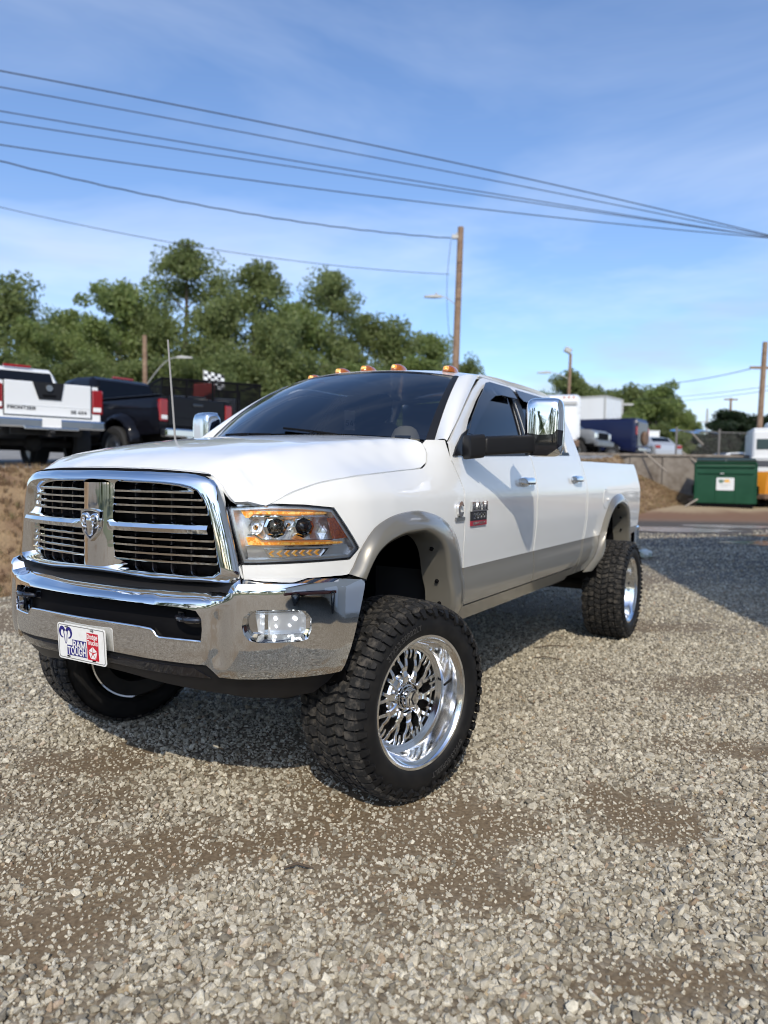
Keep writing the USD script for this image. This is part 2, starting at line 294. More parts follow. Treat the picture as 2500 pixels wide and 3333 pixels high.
ml = [strip(wind(.955*one, v3, .004), wind(1.0*one, v3, .006), 4, .006, (0, .4, .4)), strip(wind(np.linspace(-1, 1, 30), .97*one, .003), wind(np.linspace(-1, 1, 30), 1.0*one, .004), 3)]
obj('windshield_moulding', [face_out(ml[0], (1, .3, 1)), face_out(mir(ml[0]), (1, -.3, 1)), face_out(ml[1], (1, 0, 1))], m_bpl, truck)
rr = [(-1.003, 0), (-1.006, .2), (-1.03, .38), (-1.065, .5), (-1.105, .60), (-1.15, .665), (-1.25, .685), (-1.42, .698), (-1.9, .708), (-2.5, .708), (-2.82, .70), (-2.88, .64), (-2.895, .3), (-2.9, 0)]
obj('roof', panel(rr+[(a, -b) for a, b in rr[-2:0:-1]], roof, .05, .025, out=(0, 0, 1)), m_white, truck)
# A pillars
p1 = curve([side(-.47, 1.652), side(-.658, 1.768), side(-.851, 1.878), side(-1.085, 2.0), side(-1.30, 2.10)], 24)
p2 = wind(1.0*np.ones(24), np.linspace(-.01, 1.0, 24), .004)
both('windshield_pillar', [face_out(strip(p1, p2, 7, .028, (.35, .6, .4)), (.5, 1, .5))], m_white)
# ---- fender with headlight opening along its front
arch_f = [(-.545, .98), (-.43, 1.08), (-.34, 1.17), (-.18, 1.245), (.025, 1.276), (.171, 1.27), (.345, 1.222), (.43, 1.15), (.485, 1.062)]
fen = [(.846, 1.348)]+[(p-.003, q-.003) for p, q in _shut[1:]]+[(-.33, 1.650), (-.455, 1.655), (-.452, 1.55), (-.516, 1.404), (-.53, 1.098), (-.552, .98)]+arch_f[1:]+[(.52, 1.053), (.62, 1.052), (.80, 1.05), (.957, 1.046), (.963, 1.106), (.80, 1.11), (.62, 1.113), (.504, 1.115), (.456, 1.160), (.52, 1.25), (.583, 1.332), (.72, 1.345)]
both('front_fender', panel(fen, S_(0), .026, .02), m_white)
# rear edge rise of the fender up to the windshield corner
OFL = [(.508, 1.056), (.498, 1.07), (.452, 1.16), (.358, 1.248), (.171, 1.296), (.025, 1.304), (-.199, 1.273), (-.37, 1.194), (-.458, 1.103), (-.526, .98), (-.556, .86), (-.568, .72)]
LFL = [(.455, 1.035), (.435, 1.085), (.385, 1.155), (.292, 1.197), (.171, 1.218), (.02, 1.220), (-.12, 1.185), (-.22, 1.11), (-.279, .996), (-.315, .90), (-.335, .80), (-.348, .72)]
ORL = [(-3.117, .679), (-3.261, .784), (-3.365, .88), (-3.429, .977), (-3.557, 1.142), (-3.72, 1.262), (-3.90, 1.315), (-4.06, 1.33), (-4.25, 1.305), (-4.42, 1.22), (-4.53, 1.09), (-4.585, .95), (-4.60, .80)]
LRL = [(-3.23, .685), (-3.34, .78), (-3.41, .88), (-3.44, .985), (-3.50, 1.105), (-3.64, 1.20), (-3.80, 1.24), (-3.96, 1.25), (-4.14, 1.225), (-4.28, 1.15), (-4.37, 1.04), (-4.42, .93), (-4.44, .80)]
def flare(O, I, c):
    O, I = curve(O, 48), curve(I, 48); D = I-O; In = I+(np.array(c)-I)*.035
    secs = [side(O[:, 0], O[:, 1], .002), side(*(O+D*.06).T, .016), side(*(O+D*.35).T, .036), side(*(O+D*.62).T, .050), side(*(O+D*.90).T, .057), side(*(I).T, .053), side(*(In).T, .038), side(*(In+(np.array(c)-In)*.01).T, -.10)]
    return face_out(grid(np.stack(secs, 1)), (0, 1, 0))
def flare_bolts(I, c, ks):
    I = curve(I, 48); out = []
    for k in ks:
        p = side(*(I[k]+(np.array(c)-I[k])*.04), -.02); q = side(*c, -.02); d = (q-p)/np.linalg.norm(q-p)
        out.append(tube([p, p+d*.012], [.011, .009], 8))
    return out
for nm, O, I, c, ks in (('wheel_arch_flare', OFL, LFL, (.05, .8), (38, 43, 46, 30)), ('wheel_arch_flare', ORL, LRL, (-3.93, .8), (28, 33, 38, 42))):
    m = flare(O, I, c)
    a, b = both(nm, m, m_taupe, smooth=40)
    for bm in flare_bolts(I, c, ks): obj('bolt', bm, m_blk, a)
# ---- doors
fd = [(-.56, .772), (-1.685, .772), (-1.686, 1.3), (-1.716, 1.5), (-1.70, 1.60), (-1.775, 1.95), (-1.855, 2.105), (-1.55, 2.107), (-1.40, 2.104), (-1.34, 2.092), (-1.30, 2.078), (-1.085, 1.988), (-.851, 1.866), (-.658, 1.757), (-.49, 1.65), (-.464, 1.55), (-.524, 1.404), (-.538, 1.098), (-.561, .977)]
fw = [(-.60, 1.592), (-1.655, 1.628), (-1.685, 1.75), (-1.74, 1.92), (-1.805, 2.055), (-1.79, 2.072), (-1.46, 2.066), (-1.37, 2.05), (-1.25, 2.01), (-1.05, 1.915), (-.84, 1.795), (-.70, 1.69)]
rd = [(-1.696, .772), (-2.650, .772), (-2.70, .79), (-2.80, .855), (-2.868, .97), (-2.893, 1.1), (-2.90, 1.3), (-2.89, 1.46), (-2.862, 1.59), (-2.83, 1.75), (-2.80, 1.92), (-2.74, 2.06), (-2.64, 2.112), (-2.3, 2.112), (-1.868, 2.107), (-1.788, 1.95), (-1.712, 1.60), (-1.727, 1.5), (-1.697, 1.3)]
rw = [(-1.81, 1.635), (-2.62, 1.66), (-2.66, 1.80), (-2.69, 1.95), (-2.66, 2.05), (-2.60, 2.076), (-1.98, 2.072), (-1.925, 2.05), (-1.85, 1.85)]
def shrink(p, d): return np.array(Polygon(p).buffer(d, join_style=2).exterior.coords)[:-1]
for nm, dp, wp in (('front_door', fd, fw), ('rear_door', rd, rw)):
    a, b = both(nm, panel(dp, S_(0), .03, .016, holes=[wp]), m_two)
    g = panel(shrink(wp, .006), S_(-.014), .06, 0); obj('window_glass', g, m_tint, a, True); obj('window_glass', mir(g), m_tint, b, True)
    bl = panel([(wp[0][0]+.01, wp[0][1]-.016), (wp[1][0]-.015, wp[1][1]-.016), (wp[1][0]-.01, wp[1][1]+.006), (wp[0][0], wp[0][1]+.006)], S_(.004), .05, .012)
    obj('belt_moulding', bl, m_bpl, a); obj('belt_moulding', mir(bl), m_bpl, b)
    if nm == 'front_door':
        vp = [(-1.83, 2.088), (-1.45, 2.084), (-1.35, 2.066), (-1.24, 2.022), (-1.04, 1.927), (-.83, 1.806), (-.70, 1.705), (-.755, 1.70), (-.88, 1.772), (-1.08, 1.868), (-1.25, 1.945), (-1.38, 1.985), (-1.50, 2.0), (-1.80, 2.006)]
        pil = [(-1.650, 1.63), (-1.700, 1.63), (-1.772, 1.95), (-1.84, 2.075), (-1.795, 2.075), (-1.735, 1.92), (-1.68, 1.75)]
    else:
        vp = [(-1.93, 2.086), (-2.64, 2.09), (-2.68, 2.05), (-2.665, 1.99), (-2.50, 2.0), (-1.92, 2.0), (-1.895, 2.03)]
        pil = [(-1.722, 1.635), (-1.815, 1.638), (-1.855, 1.85), (-1.93, 2.06), (-1.86, 2.085), (-1.80, 1.96)]
    vm = panel(vp, lambda s, z: side(s, z, .012+.02*np.clip((2.08-z)/.08, 0, 1)), .03, .004); pm = panel(pil, S_(.003), .03, .01)
    for q, f in ((a, lambda t: t), (b, mir)):
        obj('window_visor', f(vm), m_visor, q); obj('door_pillar_trim', f(pm), m_bpl, q)
    # chrome handle: a cup plate and a bar across it
    hx, hz = (-1.50, 1.440) if nm == 'front_door' else (-2.655, 1.459)
    cup = panel([(hx+.10*math.cos(t)*abs(math.cos(t))**-.5 if abs(math.cos(t)) > 1e-3 else hx, hz+.030*math.sin(t)) for t in np.linspace(0, 2*np.pi, 24, endpoint=False)], S_(.003), .02, .006)
    g = np.linspace(0, 2*np.pi, 14, endpoint=False); secs = []
    for k, w in zip(np.linspace(-.135, .135, 13), [.55, .85, .95, 1, 1, 1, 1, 1, 1, 1, .95, .85, .55]):
        o = .034-.022*(k/.135)**4
        secs.append(side(hx+k+0*g, hz+.004+.024*w*np.sin(g), o+.012*w*np.cos(g)))
    bar = grid(np.array(secs), cv=True); end = [TM(np.vstack([secs[i], np.mean(secs[i], 0)]), [(j, (j+1) % 14, 14) if i else ((j+1) % 14, j, 14) for j in range(14)]) for i in (0, -1)]
    if bar.volume < 0: bar = TM(bar.vertices, bar.faces[:, ::-1])
    hb = cat_([bar]+end)
    for q, f in ((a, lambda t: t), (b, mir)):
        obj('door_handle', cat_([f(cup), f(hb)]), m_chrome, q, 50)
    if nm == 'front_door': fdo = (a, b)
    else: rdo = (a, b)
both('pillar_seal', panel([(-1.68, 1.60), (-1.735, 1.60), (-1.83, 1.98), (-1.90, 2.10), (-1.82, 2.10), (-1.76, 1.98)], S_(-.010), .03, 0), m_blk)
gap = lambda P: panel(np.array(LineString(P).buffer(.013, cap_style=2).exterior.coords)[:-1], S_(-.011), .02, 0)
both('door_seal', [gap([(-.485, 1.64), (-.458, 1.55), (-.520, 1.404), (-.534, 1.098), (-.557, .977), (-.565, .78)]), gap([(-1.691, .78), (-1.692, 1.3), (-1.721, 1.5), (-1.706, 1.60)]), gap([(-2.66, .775), (-2.706, .786), (-2.804, .853), (-2.872, .968), (-2.897, 1.1), (-2.904, 1.3), (-2.894, 1.46), (-2.866, 1.59), (-2.834, 1.75)])], m_blk)  # black strips set behind the door gaps so they read as shaded
both('bed_gap', [gap([(-2.782, .70), (-2.798, .79), (-2.850, .862), (-2.922, .985), (-2.944, 1.1), (-2.944, 1.46), (-2.934, 1.60)])], m_blk)  # black strip behind the cab and bed joint, putting its shade in colour
both('roof_rail', panel([(-1.36, 2.112), (-1.40, 2.131), (-2.0, 2.141), (-2.80, 2.143), (-2.66, 2.119), (-2.3, 2.118), (-1.9, 2.114)], S_(-.002), .03, .01), m_white)
cst = [(-2.655, 2.118), (-2.80, 2.142), (-2.86, 2.10), (-2.895, 1.95), (-2.915, 1.75), (-2.925, 1.6), (-2.935, 1.46), (-2.935, 1.1), (-2.915, .985), (-2.84, .86), (-2.79, .79), (-2.775, .70), (-2.62, .70), (-2.655, .762), (-2.706, .782), (-2.808, .85), (-2.876, .967), (-2.901, 1.1), (-2.908, 1.3), (-2.898, 1.46), (-2.870, 1.59), (-2.838, 1.75), (-2.808, 1.92), (-2.748, 2.062)]
both('cab_corner', panel(cst, S_(0), .02, .02), m_two)
both('rocker_panel', panel([(-.575, .672), (-.575, .762), (-2.645, .762), (-2.61, .672)], S_(.0), .03, .03), m_taupe)
obj('cab_back', [bx(-2.93, -2.90, -.88, .88, .75, 1.62), bx(-2.90, -2.875, -.70, .70, 1.60, 2.12)], m_white, truck)
obj('rear_window', bx(-2.908, -2.902, -.62, .62, 1.68, 2.06), m_tint, truck)
# ---- bed
fc = (-3.545, 1.29); circ = lambda r, n=28: [(fc[0]+r*1.02*math.cos(t), fc[1]+r*math.sin(t)) for t in np.linspace(0, 2*np.pi, n, endpoint=False)]
arch_r = [(p[0]*.94-3.93*.06, p[1]*.97+.8*.03) for p in ORL[1:-1]]
bed = [(-2.79, .70), (-2.806, .79), (-2.858, .865), (-2.93, .985), (-2.952, 1.1), (-2.952, 1.46), (-2.942, 1.605), (-3.6, 1.612), (-4.4, 1.618), (-5.05, 1.625), (-5.085, 1.50), (-5.09, .93), (-4.585, .90)]+arch_r[::-1]+[(-3.15, .70)]
bs = both('bed_side', panel(bed, S_(0), .035, .02, holes=[circ(.088)]), m_two)
for q, f in zip(bs, (lambda t: t, mir)):
    obj('fuel_door', [f(panel(circ(.083), S_(.002), .03, .01)), f(move(trimesh.creation.icosphere(2, .012), side(fc[0]-.075, fc[1]-.005, .006)))], m_white, q) if f is not mir else None
    rail = face_out(strip([side(x, 1.606+(-2.94-x)*.009, .0) for x in np.linspace(-2.945, -5.05, 12)], [side(x, 1.606+(-2.94-x)*.009, -.09)+[0, 0, .004] for x in np.linspace(-2.945, -5.05, 12)], 4, .004, (0, 0, 1)), (0, 0, 1))
    obj('bed_rail', f(rail), m_white, q)
obj('bed_box', [bx(-2.96, -2.98, -.9, .9, .95, 1.6), bx(-2.98, -5.05, -.86, -.84, 1.0, 1.59), bx(-2.98, -5.05, .84, .86, 1.0, 1.59), bx(-2.98, -5.05, -.86, .86, .98, 1.0)], m_blk, truck)
tg = obj('tailgate', bx(-5.04, -5.10, -.84, .84, .98, 1.62, .015), m_white, truck)
both('tail_light', bx(-5.06, -5.115, .85, .955, 1.15, 1.50, .015), m_red)
obj('rear_bumper', [bx(-5.12, -5.27, -.95, .95, .80, .98, .03), bx(-5.0, -5.16, .90, .975, .78, .98, .02), bx(-5.0, -5.16, -.975, -.90, .78, .98, .02)], m_chrome, truck)
# ---- grille
def ring_pts(P, n=160):
    P = dens(P, .004); d = P-[0, 1.25]; a = np.arctan2(d[:, 1], d[:, 0]); o = np.argsort(a); t = np.linspace(-np.pi, np.pi, n, endpoint=False)
    ap = np.r_[a[o]-2*np.pi, a[o], a[o]+2*np.pi]; Q = np.vstack([P[o]]*3)
    return np.stack([np.interp(t, ap, Q[:, 0]), np.interp(t, ap, Q[:, 1])], -1)
def sym(P): return P+[(-a, b) for a, b in P[::-1] if abs(a) > 1e-6]
gk = curve(L([(.955, -.53, 1.452), (.958, 0, 1.4725), (.955, .53, 1.452)]), 3); gk = np.stack([front(y_, 0*y_+1.4, -.006)[:, 0]*1.0 for y_ in [np.linspace(-.55, .55, 40)]][0:1]+[np.linspace(-.55, .55, 40), 1.4735-.045*np.abs(np.linspace(-.55, .55, 40)/.55)**3.2*.45], -1); obj('hood_gasket', tube(gk, .0055, 6), m_blk, hd, True)  # black tube along the hood edge stands for the shadow gap above the grille
go = sym([(0, 1.470), (.30, 1.467), (.48, 1.461), (.530, 1.452), (.565, 1.438), (.590, 1.410), (.618, 1.345), (.654, 1.205), (.690, 1.034), (.33, 1.031), (.16, 1.040), (0, 1.043)])
gi = sym([(0, 1.412), (.30, 1.408), (.44, 1.400), (.485, 1.388), (.512, 1.365), (.532, 1.32), (.553, 1.245), (.580, 1.085), (.572, 1.072), (.40, 1.074), (.17, 1.078), (0, 1.080)])
a, b = ring_pts(go), ring_pts(gi); mixp = lambda t: a*(1-t)+b*t
secs = [front(*mixp(0).T, -.05), front(*mixp(0).T, .006), front(*mixp(.08).T, .02), front(*mixp(.35).T, .036), front(*mixp(.62).T, .040), front(*mixp(.70).T, .034), front(*mixp(1.0).T, -.002), front(*mixp(1.03).T, -.05)]
gril = thing('grille', None, None, parent=truck)
obj('surround', face_out(grid(np.stack(secs, 1), cu=True), (1, 0, 0)), m_chrome, gril, 35)
gb = [(-.075, 1.418), (.105, 1.418), (.10, 1.30), (.10, 1.18), (.105, 1.11), (.135, 1.07), (-.105, 1.07), (-.075, 1.11), (-.07, 1.18), (-.07, 1.30)]
gb = [(.098, 1.418), (.092, 1.30), (.092, 1.18), (.098, 1.11), (.14, 1.068)]; gb = gb+[(-p, q) for p, q in gb[::-1]]
obj('centre_bar', panel(gb, lambda y, z: front(y, z, .034-.035*np.clip(np.abs(y)/.1, 0, 1.3)**3), .012, .05, out=(1, 0, 0)), m_chrome, gril)
for sg in (1, -1):
    ys = np.linspace(.055, .562, 20)
    zc, hh, off = [], [], []
    S = []
    for yv in ys:
        e = np.clip((yv-.055)/.05, 0.0, 1)
        S.append([front(sg*yv, z, o) for z, o in ((1.268, -.02), (1.266, .012*e+.008), (1.258, .026*e+.012), (1.243, .034*e+.01), (1.226, .026*e+.01), (1.217, .008), (1.216, -.02))])
    obj('cross_bar', face_out(grid(np.array(S)), (1, 0, 0)), m_chrome, gril, 25)
    for zz, y1 in ((1.386, .475), (1.357, .512), (1.329, .525), (1.300, .535), (1.196, .556), (1.167, .561), (1.137, .566), (1.107, .570)):
        yv = np.linspace(.09, y1+.012, 12); S = [[front(sg*q, zz+dz, o) for dz, o in ((.008, -.03), (.0075, -.004), (.003, .004), (-.005, .001), (-.0075, -.012), (-.006, -.03))] for q in yv]
        obj('slat', face_out(grid(np.array(S)), (1, 0, 0)), m_chrome, gril, 25)
    [obj('divider', warp(bx(-.003, .003, -.03, .0, z0, z1), lambda v, q=sg*yv: front(v[:, 0]+q, v[:, 2], v[:, 1]-.012)), m_gloss, gril) for yv in (.20, .29, .38, .47) for z0, z1 in ((1.275, 1.405), (1.075, 1.21))]
obj('backing', face_out(panel(gi, G_(-.05), .05, 0), (1, 0, 0)), m_blk, gril)
# emblem: shield, rim and a ram's head in relief
shp = [(-.058, 1.298), (-.03, 1.306), (0, 1.308), (.03, 1.306), (.058, 1.298), (.056, 1.235), (.045, 1.208), (.02, 1.187), (0, 1.172), (-.02, 1.187), (-.045, 1.208), (-.056, 1.235)]
def relief(poly, o0, o1, s=.0):
    m = prism(poly, 1.0); return warp(m, lambda v: front(v[:, 0], v[:, 1], o0+(o1-o0)*v[:, 2]))
emb = obj('emblem', relief(shrink(shp, -.008), .034, .040), m_gloss, gril)
obj('rim', relief(Polygon(shp, [shrink(shp, -.008)]), .03, .046), m_chrome, emb)
def ram_head(cx, cy, k):
    """(face, horns) of a ram's head seen from the front, about 2 x 2 units, scaled by k."""
    face = Polygon([(-.30, .55), (.30, .55), (.36, .25), (.27, .0), (.22, -.35), (.16, -.75), (.08, -.90), (-.08, -.90), (-.16, -.75), (-.22, -.35), (-.27, 0), (-.36, .25)])
    t = np.linspace(math.radians(165), math.radians(-105), 26); cen = np.array([.52, .30])
    ro, ri = np.interp(t, [t[-1], 0, t[0]], [.62, .62, .58]), np.interp(t, [t[-1], 0, t[0]], [.54, .26, .20])
    out = cen+np.stack([ro*np.cos(t)*.86, ro*np.sin(t)*1.02], -1); inn = cen+np.stack([ri*np.cos(t)*.86, ri*np.sin(t)*1.02], -1)
    tip = [(.33, -.52), (.25, -.30)]
    horn = Polygon(np.vstack([out, inn[::-1]])).buffer(0)
    ear = Polygon([(.36, .1), (.62, .22), (.70, .12), (.45, -.02)])
    horns = [horn, affinity.scale(horn, -1, 1, origin=(0, 0)), ear, affinity.scale(ear, -1, 1, origin=(0, 0))]
    tr = lambda g: affinity.translate(affinity.scale(g, k, k, origin=(0, 0)), cx, cy)
    return tr(face), [tr(h) for h in horns]
fa, ho = ram_head(0, 1.243, .056)
def dome_relief(pg, o0, o1):
    """A raised shape with a rounded top."""
    x0, y0, x1, y1 = pg.bounds; r = min(x1-x0, y1-y0)*.32
    def M(u, v):
        d = np.array([pg.exterior.distance(Point(p, q)) for p, q in zip(u, v)])
        return front(u, v, o0+(o1-o0)*np.sqrt(np.clip(d/r, 0, 1)*(2-np.clip(d/r, 0, 1))))
    return panel(np.array(pg.exterior.coords)[:-1], M, .0035, .004, out=(1, 0, 0))
obj('ram_head', [dome_relief(fa, .040, .058)]+[dome_relief(h, .040, .056) for h in ho if h.geom_type == 'Polygon'], m_chrome, emb, 50)
# ---- bumper
up = [(0, 1.0), (.30, 1.0), (.60, .998), (.68, 1.012), (.74, 1.055), (.95, 1.058), (1.15, 1.050), (1.285, 1.036), (1.262, .95), (1.215, .80), (1.168, .672), (1.0, .669), (.80, .670), (.662, .674), (.640, .700), (.614, .724), (.40, .732), (.18, .742), (0, .745)]
slot = [(0, .955), (.30, .952), (.50, .945), (.575, .935), (.597, .905), (.600, .86), (.595, .818), (.50, .820), (.412, .823), (.382, .852), (.20, .860), (0, .862)]
fog = [(.756, .880), (.760, .915), (.785, .940), (.83, .945), (.95, .942), (.995, .935), (1.02, .905), (1.02, .86), (1.008, .825), (.97, .815), (.82, .817), (.78, .828), (.763, .85)]
bmp = obj('front_bumper', panel(sym(up), B_(0), .019, .03, holes=[sym(slot), fog, [(-a, b) for a, b in fog[::-1]]], out=(1, 0, 0)), m_chrome, truck)
lowl = curve(np.array([(-.595, .818), (-.50, .8205), (-.412, .823), (-.382, .852), (-.20, .860), (0, .862), (.20, .860), (.382, .852), (.412, .823), (.50, .8205), (.595, .818)]), 70)
obj('slot_lip', tube(bumper(lowl[:, 0], lowl[:, 1]-.002, -.004), .0075, 8), m_chrome, bmp, True)
obj('air_slot', face_out(panel(sym([(0, .99), (.62, .985), (.64, .80), (0, .80)]), B_(-.07), .08, 0), (1, 0, 0)), m_blk, bmp)
obj('top_filler', [face_out(strip([bumper(q, .985+.05*np.clip((abs(q)-.66)/.08, 0, 1), -.03) for q in np.linspace(-.98, .98, 40)], [front(np.clip(q*.70, -.69, .69), 1.06, -.06) for q in np.linspace(-.98, .98, 40)], 3), (0, 0, 1)),
   face_out(panel([(.66, 1.02), (1.2, 1.02), (1.0, 1.06), (.66, 1.06)], B_(-.06), .05, 0), (1, 0, 0)), face_out(panel([(-.66, 1.02), (-1.2, 1.02), (-1.0, 1.06), (-.66, 1.06)], B_(-.06), .05, 0), (1, 0, 0)), bx(.60, .80, -.72, .72, 1.0, 1.06)], m_bpl, truck)
val = [(0, .742), (.18, .739), (.40, .729), (.614, .721), (.64, .697), (.662, .671), (.80, .667), (1.0, .666), (1.165, .669), (1.14, .62), (1.08, .572), (.951, .558), (.80, .566), (.64, .584), (.40, .615), (.20, .645), (0, .665)]
vz = lambda q, z: bumper(q, z, -.012-.035*np.clip((.70-z)/.14, 0, 1))
vl = obj('lower_valance', panel(sym(val), vz, .03, .03, out=(1, 0, 0)), m_bpl, truck)
ins = [(.12, .722), (.56, .708), (.625, .662), (.30, .678), (.12, .690)]
for P in (ins, [(-p, q) for p, q in ins]): obj('valance_recess', panel(P, lambda q, z: bumper(q, z, -.007-.035*np.clip((.70-z)/.14, 0, 1)), .03, .01, out=(1, 0, 0)), m_gloss, vl)
for sg in (1, -1):
    c = bumper(sg*.52, .897, .0)
    loop = [c+[.035*math.cos(t)-.045, .062*math.sin(t), 0] for t in np.linspace(-1.75, 1.75, 22)]
    obj('tow_hook', [tube(loop, .013, 10), bx(c[0]-.16, c[0]-.05, c[1]-.075, c[1]-.045, .88, .915), bx(c[0]-.16, c[0]-.05, c[1]+.045, c[1]+.075, .88, .915)], m_gloss, truck)
    m2 = (lambda t: t) if sg > 0 else mir
    fl = thing('fog_light', None, None, parent=truck)
    fin = shrink(fog, -.012)
    a2, b2 = dens(fog, .01), None
    cup = []
    for o, k in ((-.028, 0), (-.034, -.012), (-.06, -.018)): cup.append(bumper(*np.array([(.888+(p-.888)*(1+k*8), .88+(q-.88)*(1+k*12)) for p, q in a2]).T, o))
    obj('bezel', m2(face_out(grid(np.stack(cup, 1), cu=True), (1, 0, 0))), m_chrome, fl, 40)
    lp = [(.805, .922), (.992, .920), (1.002, .905), (1.004, .852), (.995, .842), (.84, .844), (.815, .856)]
    obj('back', m2(face_out(panel([(.77, .93), (1.01, .93), (1.01, .82), (.77, .82)], B_(-.064), .04, 0), (1, 0, 0))), m_chrome_d, fl)
    obj('reflector', m2(panel(lp, lambda q, z: bumper(q, z, -.058+.010*np.sin((q-.8)*95)*np.clip((.87-q)/.02, 0, 1)), .008, .0, out=(1, 0, 0))), m_lit, fl)
    obj('lens', m2(panel(lp, B_(-.026), .03, .03, out=(1, 0, 0))), m_lens, fl)
    for q, z, r in ((.885, .900, .007), (.968, .897, .008), (.888, .868, .005), (.945, .870, .005)):
        p = bumper(q, z, -.048); obj('bulb', m2(move(trimesh.creation.icosphere(2, r), p)), m_led, fl, True)
    obj('sill', m2(face_out(panel([(.80, .842), (1.0, .836), (1.012, .824), (.97, .818), (.82, .820), (.785, .83)], lambda q, z: bumper(q, z, -.05+.05*np.clip((.842-z)/.02, 0, 1)), .012, 0), (1, 0, 0))), m_chrome, fl)
# ---- licence plate
def on_plate(m, off): return warp(m, lambda v: np.stack([PX0+off+v[:, 2]+v[:, 1]*.06, v[:, 0]+.022, PZ0+v[:, 1]], -1))
PX0 = float(bumper(.02, .76)[0])+.008; PZ0 = .755
rect = lambda w, h, r: sbox(-w/2+r, -h/2+r, w/2-r, h/2-r).buffer(r, 6)
pl = obj('front_plate', on_plate(prism(rect(.300, .152, .014), .003), 0), m_plate, truck)
pr = lambda n, g, o, m: obj(n, on_plate(g, o), m, pl)
pr('border', prism(rect(.288, .140, .010).difference(rect(.284, .136, .009)), .0008), .003, m_ink)
fa, ho = ram_head(-.098, .026, .040)
hb2 = unary_union([h for h in ho[:2]])
pr('ram_print', prism(hb2, .0008), .003, m_blue)
facep = affinity.translate(affinity.scale(fa, 1, 1), 0, 0)
pr('ram_print', prism(facep.difference(affinity.scale(facep, .62, .90)), .0008), .003, m_blue)
def word(s, x, y, h, w):
    t = text(s, h, .0006, True); b = t.bounds; return warp(t, lambda v: np.stack([x+(v[:, 0]-b[0][0])*w/(b[1][0]-b[0][0]), y+v[:, 1], v[:, 2]], -1))
pr('letter_ground', prism(unary_union([sbox(-.058, -.022, .030, .012), sbox(-.092, -.056, .032, -.014)]), .0006), .003, m_blue)
pr('lettering', cat_([word('RAM', -.054, -.0195, .027, .080), word('TOUGH', -.089, -.051, .031, .118)]), .0037, m_plate)
pr('red_panel', prism(sbox(.036, -.060, .106, .052), .0006), .003, m_pred)
pr('lettering', cat_([word('Dodge', .039, .028, .019, .063), word('Trucks', .039, .004, .018, .064)]), .0037, m_plate)
pent = [Polygon([(.003*math.sin(a), .003*math.cos(a)), (.028*math.sin(a-.60), .028*math.cos(a-.60)), (.028*math.sin(a+.60), .028*math.cos(a+.60))]) for a in np.arange(5)*2*np.pi/5+math.pi/5]
pr('star', prism(affinity.translate(unary_union([p.buffer(-.0007) for p in pent]), .071, -.031), .0006), .0037, m_plate)
for px, py in ((-.085, .062), (.075, .062)): pr('screw', cat_([move(lathe([(0, .004), (.004, .0035), (.0055, 0)], 10, 'z'), (px, py, 0)), move(prism(rect(.018, .006, .003), .0005), (px-.008, py, 0))]), .003, m_steel)
for px, py in ((-.085, -.062), (.075, -.062)): pr('slot', prism(affinity.translate(rect(.022, .007, .0034), px, py), .0005), .003, m_blk)
